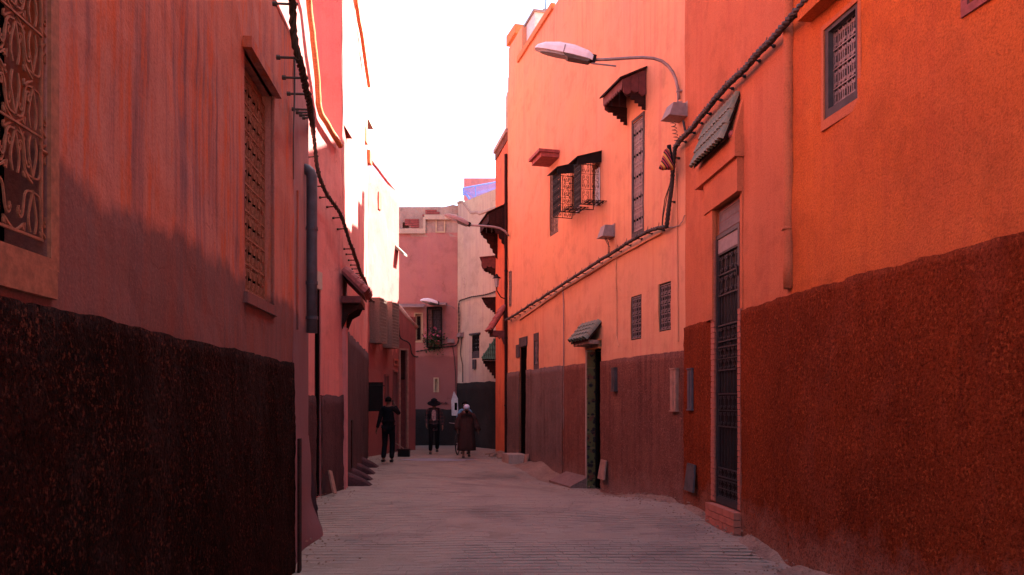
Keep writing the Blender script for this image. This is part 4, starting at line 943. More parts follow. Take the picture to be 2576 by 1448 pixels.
def lean(name, label, W, x0, x1, y0, y1, mat, tilt=8, sk=0):
    u0, u1 = sorted((W.u(x0), W.u(x1))); z0, z1 = W.z((x0+x1)/2, y1, .2), W.z((x0+x1)/2, y0, .1)
    t = wall_item(name, label, 'board', W, u0, .2, z0); mb = MB(); h = (z1-z0)/math.cos(R(tilt)); ww = u1-u0
    mb.ext([(0, 0, 0), (ww, 0, 0), (ww*.92, 0, h), (ww*.12, 0, h*.985)], (0, .03, 0)); put('plank', mb, mat, t, W.M @ Matrix.Translation((u0, .05+h*math.sin(R(tilt)), z0)) @ Matrix.Rotation(R(tilt), 4, 'X') @ Matrix.Rotation(R(sk), 4, 'Y'))
lean('board', 'grey tapered board leaning on the dark red wall left of the tall iron door', A1, 1739, 1762, 1172, 1249, 'wood_grey', 6)
lean('board', 'pale red board leaning on the brown wall right of the tiled doorway', B0, 1519, 1535, 1160, 1213, 'wood_pale', 9)
lean('board', 'small pale board propped beside the dark doorway of the salmon house', B0, 1329, 1338, 1143, 1171, 'wood_pale', 14, 10)
for (x0, x1, y0, y1, nm, lab, out) in ((1298, 1324, 1161, 1180, 'doorstep', 'block step with flat top below the dark doorway at the far right', .5), (1438, 1484, 1212, 1238, 'doorstep', 'grey sloping stone step at the left of the tiled doorway', .45)):
    u0, u1 = sorted((B0.u(x0+8), B0.u(x1))); p = B0.W(u0, 0, 0); z0 = gz(p.x, p.y); mb = MB()
    if x0 < 1300: mb.box((u0, .02, z0-.2), (u1, out, z0+.25))
    else: mb.ext([(u0, .02, z0-.2), (u0, out, z0-.2), (u0, out, z0+.04), (u0, .02, z0+.24)], (u1-u0+.5, 0, 0))
    tag(put('doorstep', mb, 'stone' if x0 < 1300 else 'Bp2', None, B0.M), lab, 'step')

# ------------------------------------------------------------------ burnt orange house at the bend
hH = house('house', 'narrow burnt orange house beyond the salmon one with carved wood canopies', 'house', (-.3, 24.5, 0))
mb = MB(); facade(mb, H0, 0, H0.len, -.4, 9.6, (), 3.5, .3, .02); facade(mb, H1, 0, H1.len, -.4, 9.0, (), 3, .5, .01); put('wall', mb, 'H', hH)
HC = Wall((-.12, 24.9), (-.50, 25.2)); mb = MB(); mb.ext([(0, .06, 9.55), (.0, -.5, 9.55), (.42, -.5, 9.55), (.42, .06, 9.55)], (0, 0, 1.35)) if False else mb.box((H0.u(1276, -.0)-.1, -1.0, 9.4), (H0.len-.02, .03, H0.z(1262, 362))); put('chimney', mb, 'Bp', hH, H0.M)
mb = MB(); mb.box((H0.u(1276)-.14, -1.05, H0.z(1262, 362)), (H0.len+.04, .08, H0.z(1262, 362)+.12)); mb.ext([(.5, -.9, H0.z(1262, 362)+.12), (H0.len, -.9, H0.z(1262, 362)+.12), ((H0.len+.5)/2, -.9, H0.z(1262, 345))], (0, .9, 0)); put('chimney_cap', mb, 'stone', hH, H0.M)
mb = MB(); mb.tube([(H0.len*.45, -.25, H0.z(1262, 355)), (H0.len*.45, -.25, H0.z(1262, 250)), (H0.len*.42, -.27, H0.z(1262, 238))], .14, 10); put('flue', mb, 'stone', hH, H0.M, True)
wood_canopy(H0, hH, .15, H0.len-.25, H0.z(1278, 508), .55, .30, .30, 'wood', 'wood', brk=.75)
wood_canopy(H1, hH, .5, 1.2, H1.z(1250, 645), .50, .30, .05, 'wood_red', 'wood_red', brk=.25)
wood_canopy(H1, hH, .3, 1.3, H1.z(1250, 751), .42, .14, .02, 'wood', 'wood', brk=.32)
# green tiled roof over the far gate
GW = Wall((.2, 27.2), (-1.2, 27.2)); gu0, gu1 = GW.u(1256), GW.u(1213, .5); gzt, gze = GW.z(1250, 842), GW.z(1230, 904, .5); sl = math.hypot(.55, gzt-gze); ang = -math.atan2(gzt-gze, .55)
mb = MB(); mb.ext([(gu0-.3, 0, gzt), (gu0, 0, gzt), (gu1, .55, gze), (gu0-.3, .55, gze)], (0, -.01, -.05)); mb.ext([(gu0, 0, gzt), (gu1, .55, gze), (gu1, .0, gze)], (0, -.01, -.05)); gc = put('canopy', mb, 'wood', hH, GW.M)
me = tile_me('tile', sl/5*1.2, .066, 'tile_green')
for j in range(5):
    u = gu0-.28; lim = gu0+(gu1-gu0)*(j+.9)/5
    while u < lim:
        k = j/5; put('tile', me, None, gc, GW.M @ Matrix.Translation((u, .55*k, gzt-(gzt-gze)*k+.01)) @ Matrix.Rotation(ang+.05+random.uniform(-.02, .02), 4, 'X')); u += .066
mb = MB(); mb.tube([(gu0, .0, gzt+.03), (gu1, .55, gze+.03)], .035, 7); put('hip_ridge', mb, 'tile_green', gc, GW.M)
mb = MB(); st = [(gu0-.3, gze-.05), (gu1-.03, gze-.05), (gu1-.03, gze-.14), (gu1-.07, gze-.14)]
for k in range(6): st += [(gu1-.09-k*.075, gze-.14-.10*k), (gu1-.09-k*.075, gze-.24-.10*k)]
st.append((gu0-.3, gze-.8)); mb.ext([(u, 0, z) for u, z in st], (0, .42, 0)); put('bracket', mb, 'wood', gc, GW.M)
# porch roof with ridge tiles, close to the salmon house
pc = tiled_canopy(H0, hH, .10, .85, H0.z(1272, 770), H0.z(1272, 832), .46, 4, 5, 'tile_red', 'wood', .05)
mb = MB(); za, zb_ = H0.z(1272, 768), H0.z(1272, 832)
for i in range(6):
    t0 = i/6; t1 = (i+1.15)/6; mb.tube([(.08, .47*t0, za+.05-(za-zb_)*t0), (.08, .47*t1, za+.05-(za-zb_)*t1)], .05, 8, r1=.062)
put('ridge_tiles', mb, 'tile_red', pc, H0.M)
mb = MB(); zz = zb_-.03
mb.ext([(.08, y, z) for y, z in [(.0, zz), (.43, zz), (.43, zz-.14), (.36, zz-.2), (.30, zz-.14), (.24, zz-.26), (.18, zz-.2), (.10, zz-.4), (.05, zz-.42), (.0, zz-.6)]], (.1, 0, 0)); put('bracket', mb, 'wood_red', pc, H0.M)
mb = MB(); mb.box((.1, .02, zz-.14), (.8, .42, zz)); put('beam', mb, 'wood', pc, H0.M)
t = thing('drain_pipe', 'dark thin drain pipe in the corner between the salmon house and the orange strip', 'pipe', H0.W(.06, .06, 0))
mb = MB(); mb.tube([(.06, .05, .1), (.06, .05, 9)], .045, 8); put('pipe', mb, 'wood', t, H0.M)
for z in (1.5, 3.5, 5.5, 7.5): mb = MB(); mb.tube([(.06, .05, z), (.06, .05, z+.05)], .055, 8); put('pipe_clip', mb, 'iron', t, H0.M)
# wall lantern
ul = H0.u(1268, .3); lz = H0.z(1268, 725)
t = thing('wall_lantern', 'small dark wall lantern on the orange strip above the porch roof', 'lantern', H0.W(.5, .25, lz))
mb = MB(); mb.lathe([(.05, 0), (.09, .26), (.02, .27)], 6, (.5, .25, lz)); put('glass', mb, 'lampglass', t, H0.M)
mb = MB(); mb.lathe([(.14, .27), (.06, .33), (.02, .40)], 6, (.5, .25, lz)); put('cap', mb, 'iron', t, H0.M)
mb = MB(); mb.tube([(.5, .0, lz-.35), (.5, .12, lz-.3), (.5, .24, lz-.12), (.5, .25, lz)], .018, 6); put('bracket', mb, 'iron', t, H0.M)

# ------------------------------------------------------------------ street lamps
def street_lamp(label, arm_pts, r, head_a, head_b, wd, ht, wall_pt, extra=True, hm='lampmetal'):
    """arm_pts: world points from wall to head; head runs head_a (arm side) -> head_b (tip)"""
    t = thing('street_lamp', label, 'street lamp', arm_pts[0])
    mb = MB(); mb.tube(arm_pts, r, 10); put('arm', mb, 'galv', t, smooth=True)
    ax = (head_b-head_a); Ln = ax.length; ax.normalize(); side = ax.cross(Vector((0, 0, 1))).normalized(); up = side.cross(ax)
    B_ = Matrix((ax, side, up)).transposed().to_4x4(); mw = Matrix.Translation(head_a) @ B_
    prof = [(0, .55, .55), (.10, .8, .8), (.35, 1.0, 1.0), (.6, 1.0, .98), (.85, .85, .72), (.97, .62, .4), (1, .4, .2)]
    vs = []; K = 9
    for (s, kw, kh) in prof:
        for k in range(K+1):
            a = math.pi*k/K; vs.append((s*Ln, -kw*wd/2*math.cos(a)*(1 if abs(math.cos(a)) < .9 else 1), kh*ht*max(0, math.sin(a))**.75+0))
    fs = [(i*(K+1)+k, i*(K+1)+k+1, (i+1)*(K+1)+k+1, (i+1)*(K+1)+k) for i in range(len(prof)-1) for k in range(K)]
    fs += [tuple(range(K+1))[::-1], tuple(range((len(prof)-1)*(K+1), len(prof)*(K+1)))]+[((i+1)*(K+1), (i+1)*(K+1)+K, i*(K+1)+K, i*(K+1)) for i in range(len(prof)-1)]
    mb = MB(); mb.add(vs, fs); h = put('lamp_head', mb, hm, t, mw)
    mb = MB(); n = 12; gl = [(.62*Ln+.30*Ln*math.cos(2*math.pi*i/n), wd*.36*math.sin(2*math.pi*i/n), -.002) for i in range(n)]; mb.ext(gl, (0, 0, -.03)); put('lamp_glass', mb, 'lampglass', h, mw)
    mb = MB(); mb.add([(.03*Ln, -wd*.33, -.003), (.5*Ln, -wd*.48, -.003), (.5*Ln, wd*.48, -.003), (.03*Ln, wd*.33, -.003), (.06*Ln, -wd*.28, -.045), (.42*Ln, -wd*.36, -.05), (.42*Ln, wd*.36, -.05), (.06*Ln, wd*.28, -.045)], [(4, 5, 6, 7), (0, 1, 5, 4), (1, 2, 6, 5), (2, 3, 7, 6), (3, 0, 4, 7)]); put('gear_cover', mb, 'lampdark', h, mw)
    mb = MB(); mb.box((-.05, -.05, -.02), (.03, .05, .10)); put('clamp', mb, 'iron', h, mw)
    if extra:
        mb = MB(); mb.box((.495*Ln, -wd*.505, -.0), (.51*Ln, wd*.505, ht*.62)); put('band', mb, 'galv', h, mw)
    return t
Zl = 13.0
ap = [(1708, 250), (1706, 225), (1700, 200), (1692, 182), (1680, 166), (1664, 154), (1644, 147.5), (1615, 145), (1570, 147.5), (1530, 150), (1490, 151.5)]
arm = [pix(x, y, 12.85+.02*i) for i, (x, y) in enumerate(ap)]
lamp = street_lamp('big pale street lamp on a curved arm at the corner of the salmon house', arm, .026, pix(1490, 155, 13.05), pix(1346, 124, 13.1), .25, .20, None)
mb = MB(); mb.tube([pix(1488, 160, 13.02), pix(1550, 167, 12.95)], .014, 6); put('stay', mb, 'galv', lamp)
mb = MB(); p = pix(1708, 240, 12.86); mb.box((p.x-.04, p.y-.03, p.z-.14), (p.x+.05, p.y+.03, p.z-.11)); mb.box((p.x-.04, p.y-.03, p.z+.05), (p.x+.05, p.y+.03, p.z+.08)); mb.box((p.x-.03, p.y-.02, p.z-.12), (p.x-.01, p.y+.02, p.z+.12)); put('wall_bracket', mb, 'galv', lamp)
ap2 = [(1280, 594), (1270, 582), (1258, 575), (1240, 571), (1215, 569), (1178, 567)]
street_lamp('pale street lamp pointing left from beside the big carved wooden canopy', [pix(x, y, 23.3) for x, y in ap2], .03, pix(1178, 568, 23.3), pix(1118, 543, 23.3), .24, .15, None, False, 'lampdull')
ap3 = [(1145, 778), (1135, 771), (1118, 767), (1098, 765)]
street_lamp('small white street lamp above the flower window at the end of the alley', [pix(x, y, 29.3+.0*x) for x, y in ap3], .012, pix(1100, 766, 29.2), pix(1058, 757, 28.9), .30, .15, None, False)

# ------------------------------------------------------------------ cables
def cable(label, pts, r, W_pins=None, strands=3, turns=None, mat='cable', pin_len=.24, pin_every=None, loc=None, amp=.012, pins=True, band_every=2):
    """pts world points; strands twisted round the path; pins fixed into the wall plane(s)"""
    P = []; 
    for i in range(len(pts)-1):
        n = max(2, int((pts[i+1]-pts[i]).length/.06))
        for k in range(n): P.append(pts[i].lerp(pts[i+1], k/n))
    P.append(pts[-1])
    for _ in range(3): P = [P[0]]+[(P[i-1]+P[i]*2+P[i+1])/4 for i in range(1, len(P)-1)]+[P[-1]]
    P = [p+Vector((amp*noise.noise(p*2), amp*noise.noise(p*2+Vector((9, 0, 0))), amp*1.5*noise.noise(p*2.3+Vector((0, 7, 0))))) for p in P]
    t = thing('power_cable', label, 'cable', P[0])
    for s in range(strands):
        path = []
        for i, p in enumerate(P):
            d = (P[min(i+1, len(P)-1)]-P[max(i-1, 0)]).normalized(); a = Vector((0, 0, 1)) if abs(d.z) < .85 else Vector((0, 1, 0)); u_ = d.cross(a).normalized(); v_ = d.cross(u_)
            th = i*.06/.26*2*math.pi+s*2*math.pi/strands; path.append(p+(u_*math.cos(th)+v_*math.sin(th))*r*(.62 if strands > 1 else 0))
        mb = MB(); mb.tube(path, r*(.55 if strands > 1 else 1), 5); put('strand', mb, mat, t, smooth=True)
    return t, P
PIN = None
def add_pins(t, P, W, every, mat='cable', over=.04, tie=True, r=.011, rng=None, up=.0, tie_r=.035):
    acc = 0; last = P[0]; nxt = every*.5
    pm = {}
    for i, p in enumerate(P):
        acc += (p-last).length; last = p
        if acc >= nxt:
            nxt += every*random.uniform(.85, 1.15)
            if rng and not rng(p): continue
            dist = (p-W.p0).dot(W.n); q = p-W.n*dist
            k = round(dist, 2)
            if k not in pm:
                mb = MB(); mb.tube([(0, 0, 0), (0, k*.6, .004), (0, k+over, .01)], r, 5); mb.tube([(0, .0, 0), (0, .035, 0)], r*1.9, 6); pm[k] = mb.mesh('pin', mat)
            put('pin', pm[k], None, t, Matrix.Translation(q+Vector((0, 0, up))) @ W.M.to_3x3().to_4x4())
            if tie:
                mb = MB(); d = (P[min(i+1, len(P)-1)]-P[max(i-1, 0)]).normalized(); mb.tube([p-d*.025, p+d*.025], tie_r, 7)
                mb.tube([p, p+Vector((.01, -.02, .09))], .006, 4); put('tie', mb, mat, t)
def onw(W, px, py, d): u, z = W.at(px, py, d); return W.W(u, d, z)
# right: along the salmon house
pts = [onw(B0, x, y, .12) for x, y in ((1272, 806), (1290, 796), (1345, 761), (1415, 716), (1478, 675), (1540, 637), (1575, 613), (1610, 592), (1640, 577), (1664, 571), (1676, 570))]
t, P = cable('thick twisted black cable rising along the salmon wall to the foot of the black riser', pts, .034); add_pins(t, P, B0, .48, up=-.03)
pts = [onw(B0, x, y, .10) for x, y in ((1676, 572), (1683, 530), (1688, 480), (1693, 430), (1697, 385), (1699, 370))]
t, P = cable('black bundle of cables hanging vertically at the corner of the salmon house below the lamp', pts, .036, strands=4, amp=.02); add_pins(t, P, B0, .75)
for k, dx in ((0, -5), (1, -9)):
    mb = MB(); mb.tube([onw(B0, x, y, .12) for x, y in ((1697, 395), (1690, 440+10*k), (1682+dx, 500), (1671+dx*.5, 545), (1668+dx*.3, 571))], .008, 5); put('loose_wire', mb, 'cable', t)
mb = MB(); mb.tube([onw(B0, x, y, .03) for x, y in ((1672, 570), (1690, 573), (1708, 568), (1718, 556), (1722, 542))], .008, 5); put('loose_wire', mb, 'galv', t)
pts = [onw(A1, x, y, .12) for x, y in ((1698, 372), (1712, 354), (1740, 322), (1766, 290), (1800, 246), (1840, 206), (1880, 164), (1915, 128), (1948, 92), (1985, 48))]
pts += [onw(A2, x, y, .14) for x, y in ((2035, -4), (2110, -80), (2300, -260))]
t, P = cable('heavy twisted cable climbing along the orange wall above the tiled door hood', pts, .042); add_pins(t, P, A1, .42, rng=lambda p: p.y > 8.85, tie_r=.042); add_pins(t, P, A2, .42, rng=lambda p: p.y <= 8.85, tie_r=.042)
# left cable: over the corner of the near house, then along the next houses
pts = [onw(L1, x, y, .16) for x, y in ((728, -40), (735, 10), (737, 60), (740, 95))]+[onw(L1, x, y, .2) for x, y in ((752, 145), (766, 205), (781, 275))]
pts += [onw(C0, x, y, .17) for x, y in ((789, 340), (794, 385), (799, 425), (806, 455), (820, 485), (838, 512), (853, 535), (868, 570))]
pts += [onw(D0, x, y, .17) for x, y in ((884, 622), (896, 655), (908, 690), (921, 712), (928, 745), (933, 758))]
t, P = cable('long twisted cable on spikes running down the sunlit wall on the left', pts, .034, mat='cable_l')
add_pins(t, P, L1, .42, 'cable_l', rng=lambda p: p.y < 9.9); add_pins(t, P, C0, .3, 'cable_l', rng=lambda p: 13.2 < p.y < 14.7); add_pins(t, P, D0, .5, 'cable_l', rng=lambda p: p.y >= 14.9)
pts = [onw(E0, x, y, .15) for x, y in ((933, 755), (950, 768), (970, 780), (990, 797), (1002, 808))]+[onw(E1, x, y, .14) for x, y in ((1004, 830), (1006, 852), (1018, 858), (1030, 862), (1034, 875), (1034, 890), (1042, 898), (1052, 898))]
t, P = cable('black cable sagging along the brick pink house above the lattice cages', pts, .025); add_pins(t, P, E0, .35, tie=False, rng=lambda p: p.y < 26.4)
mb = MB(); mb.tube([onw(D0, x, y, .06) for x, y in ((934, 700), (938, 640), (938, 585), (936, 566), (942, 560), (944, 574), (939, 600))], .02, 6); tag(put('wire_loop', mb, 'cable_l'), 'looped wire against the sunlit white wall on the left', 'wire')
mb = MB(); mb.tube([onw(L1, x, y, .08) for x, y in ((741, 150), (741, 240), (738, 340), (739, 452))], .011, 5, r1=.003); tag(put('hanging_wire', mb, 'cable'), 'thin black wire hanging down the end of the near left house', 'wire')
# far cables
t, P = cable('cable along the far raspberry and peach facades, dropping at their corner', [onw(F0, 1046, 885, .06), onw(F0, 1090, 879, .05), onw(F0, 1128, 873, .06), onw(F0, 1148, 871, .08)]+[onw(G0, x, y, .07) for x, y in ((1153, 860), (1155, 830), (1154, 790), (1155, 757), (1180, 749), (1210, 744), (1250, 734))], .026, strands=2)
for lab, W, pl in (('wire dropping from the left junction box to the white patch', F0, ((1139, 874), (1143, 900), (1146, 940), (1147, 985))), ('wire hanging loosely below the right junction box on the peach house', G0, ((1162, 848), (1158, 890), (1164, 920), (1164, 962)))):
    mb = MB(); mb.tube([onw(W, x, y, .04) for x, y in pl], .016, 5); tag(put('wire', mb, 'cable'), lab, 'wire')
# conduits on the salmon wall
for lab, pl, mt in (('thin vertical conduit on the salmon wall down to the street left of the tiled doorway', ((1416, 722), (1418, 780), (1418.5, 1205)), 'galv'), ('faint conduit below the lower junction box on the salmon wall', ((1549, 600), (1550, 760), (1551, 845), (1556, 872)), 'B'), ('plastered conduit below the corner riser on the salmon wall', ((1700, 380), (1703, 560), (1706, 860)), 'B')):
    mb = MB(); mb.tube([onw(B0, x, y, .02) for x, y in pl], .014, 6); t = tag(put('conduit', mb, mt), lab, 'conduit')
# junction boxes
def jbox(label, px, py, W, w_, h_, d_, dd=.02):
    u, z = W.at(px, py, dd); t = thing('junction_box', label, 'box', W.W(u, dd, z))
    mb = MB(); a = w_/2; v = [(-a*1.12, 0, 0), (a*1.12, 0, 0), (a*1.12, d_*1.1, 0), (-a*1.12, d_*1.1, 0), (-a*.85, 0, h_), (a*.85, 0, h_), (a*.85, d_*.8, h_), (-a*.85, d_*.8, h_)]
    mb.add(v, [(0, 3, 2, 1), (4, 5, 6, 7), (0, 1, 5, 4), (1, 2, 6, 5), (2, 3, 7, 6), (3, 0, 4, 7)]); put('cover', mb, 'boxgrey', t, W.T(u, dd, z))
    mb = MB(); mb.box((-a*1.3, -dd, -.01), (a*1.3, .012, h_*1.1)); mb.box((-a*1.16, 0, -.012), (a*1.16, d_*1.14, 0)); put('back_plate', mb, 'galv', t, W.T(u, dd, z)); return t
jb = jbox('grey junction box under the street lamp at the corner of the salmon house', 1718, 300, B0, .28, .21, .28)
mb = MB(); sp = []
for i in range(60): a = i*.75; sp.append(onw(B0, 1692+6*math.cos(a)+i*.22, 306+i*1.05, .2)+Vector((0, .03*math.sin(a), 0)))
mb.tube(sp, .006, 4); put('coiled_wire', mb, 'cable', jb)
mb = MB(); mb.tube([onw(B0, 1719, 305, .1), onw(B0, 1724, 330, .1), onw(A1, 1730, 335, .1)], .02, 6); put('lead', mb, 'cable', jb)
jb = jbox('grey junction box above the cable in the middle of the salmon wall', 1538, 598, B0, .27, .22, .22)
mb = MB(); mb.tube([onw(B0, x, y, .15) for x, y in ((1521, 598), (1527, 612), (1534, 622), (1533, 640))], .008, 4); mb.tube([onw(B0, x, y, .13) for x, y in ((1524, 598), (1531, 612), (1530, 628), (1531, 640))], .008, 4); put('lead', mb, 'cable', jb)
jbox('pale junction box left of the corner of the far facades', 1134, 863, F0, .2, .13, .12); jbox('orange-tinted junction box right of the corner of the far facades', 1161, 848, G0, .22, .14, .14)
# cloth bag hung on the cable
bp = onw(B0, 1678, 400, .28); t = thing('cloth_bag', 'small striped red and black cloth bag hanging from the cable at the corner', 'bag', bp)
mb = MB(); mb.lathe([(.015, .17), (.05, .15), (.07, .05), (.11, -.08), (.14, -.15), (.10, -.17), (.02, -.17)], 12, (0, 0, 0), sy=.55); 
mb.v = [(x+.02*noise.noise(Vector((x, y, z))*12), y+.02*noise.noise(Vector((x, y, z))*9), z+.02*noise.noise(Vector((z, x, y))*11)) for x, y, z in mb.v]; put('pouch', mb, 'stripe', t, Matrix.Translation(bp), True)
mb = MB(); mb.tube([(0.03, 0, .22), (.05, .01, .1), (.07, .0, -.05), (.08, 0, -.14)], .035, 6); put('dark_flap', mb, 'dark_cloth', t, Matrix.Translation(bp), True)
# whitewashed niche box at the far corner
t = thing('meter_cabinet', 'whitewashed cabinet with dark opening at the foot of the far corner', 'cabinet', F0.W(.1, .1, .5))
u0, u1 = F0.u(1154), F0.u(1137); z0, z1 = F0.z(1145, 1046), F0.z(1145, 985)
mb = MB(); mb.ext([(u0, .0, z0), (u1, .0, z0), (u1+.02, .0, z0+.55), ((u0+u1)/2+.05, .0, z1), (u0, .0, z0+.6)], (0, .10, 0)); put('body', mb, 'white', t, F0.M)
mb = MB(); mb.box((u0+.05, .09, z0+.2), (u0+.15, .105, z0+.48)); put('opening', mb, 'dark', t, F0.M)

# ------------------------------------------------------------------ rubble and crate
random.seed(11)
def rock(label, x, y, s, mat='dirt'):
    bmv = MB(); bmv.lathe([(.0, -.3), (.8, -.25), (1, .1), (.7, .5), (.0, .65)], 7)
    bmv.v = [tuple(Vector(v)*(s*(1+.35*noise.noise(Vector(v)*1.4+Vector((x*7, y, 0)))))) for v in bmv.v]
    return tag(put('stone', bmv, mat, None, Matrix.Translation((x, y, gz(x, y)))), label, 'stone', 'loose stones at the wall foot')
for (x, y, s) in ((-.55, 24.2, .16), (-.75, 24.5, .1), (-.6, 23.6, .12), (-.35, 23.1, .1), (2.95, 7.6, .07), (2.8, 8.1, .05), (3.05, 7.2, .08)):
    rock('loose stone in the dirt at the foot of the '+('narrow orange strip' if y > 20 else 'dark red wall near the camera'), x, y, s)
gr = MB(); random.seed(5)
for W_, u0, u1, cnt in ((A2, A2.len-5, A2.len, 420), (A1, 0, A1.len, 160), (B0, .2, B0.len, 700), (H0, 0, H0.len, 150), (C0, 0, 3, 60), (L1, 0, 1.9, 50), (D0, 0, 8, 160)):
    for i in range(cnt):
        u, d = random.uniform(u0, u1), .04+abs(random.gauss(0, .28)); p_ = W_.W(u, d, 0); s_ = random.uniform(.006, .022)*(1.6 if random.random() < .06 else 1); z_ = gz(p_.x, p_.y)+.09*max(0, 1-d/.35)
        a_ = random.uniform(0, 6.28); v = [(p_.x+s_*k*math.cos(a_+b_), p_.y+s_*k*math.sin(a_+b_), z_+h_) for b_, k, h_ in ((0, 1, 0), (1.7, .8, 0), (3.3, 1.1, 0), (4.8, .9, 0))]+[(p_.x+.2*s_, p_.y-.1*s_, z_+s_*.8)]
        gr.add(v, [(0, 1, 4), (1, 2, 4), (2, 3, 4), (3, 0, 4)])
put('gravel', gr, 'dirt', kind='stuff')
cb = Vector((-3.22, 23.7, 0)); t = thing('crate', 'low black crate on the ground right of the man in black, boards laid on it', 'crate', cb)
for (a, b) in (((-.17, -.12, 0), (.17, -.10, .2)), ((-.17, .10, 0), (.17, .12, .2)), ((-.17, -.1, 0), (-.15, .1, .2)), ((.15, -.1, 0), (.17, .1, .2)), ((-.15, -.1, 0), (.15, .1, .02))):
    mb = MB(); mb.box(a, b); put('side', mb, 'iron', t, Matrix.Translation(cb))
mb = MB(); mb.box((-.2, -.13, .2), (.18, .12, .225)); put('lid', mb, 'wood', t, Matrix.Translation(cb))
mb = MB(); mb.tube([cb+Vector((-.30, .1, .42)), cb+Vector((.0, 0, .235))], .014, 5); tag(put('stick', mb, 'wood_pale'), 'pale stick propped on the low black crate', 'stick')
# ------------------------------------------------------------------ people
def skin_body(name, nodes, edges, root, sub=2):
    """one continuous surface grown over a skeleton; nodes: key -> ((x,y,z), rx, ry)"""
    keys = list(nodes); me = bpy.data.meshes.new(name); me.from_pydata([nodes[k][0] for k in keys], [(keys.index(a), keys.index(b)) for a, b in edges], [])
    o = bpy.data.objects.new(name, me); COL.objects.link(o); m = o.modifiers.new('s', 'SKIN'); m.use_smooth_shade = True
    for i, k in enumerate(keys):
        sv = me.skin_vertices[0].data[i]; sv.radius = nodes[k][1:3] if len(nodes[k]) > 2 else (nodes[k][1],)*2; sv.use_root = (k == root)
    s = o.modifiers.new('u', 'SUBSURF'); s.levels = sub; s.render_levels = sub
    dg = bpy.context.evaluated_depsgraph_get(); dg.update(); r = bpy.data.meshes.new_from_object(o.evaluated_get(dg)); bpy.data.objects.remove(o); r.name = name
    return r
def grow(name, nodes, edges, root, mat, parent, mw, sub=2):
    me = skin_body(name, nodes, edges, root, sub); me.materials.clear(); me.materials.append(M[mat]); return put(name, me, None, parent, mw)
def V3(*a): return tuple(a)
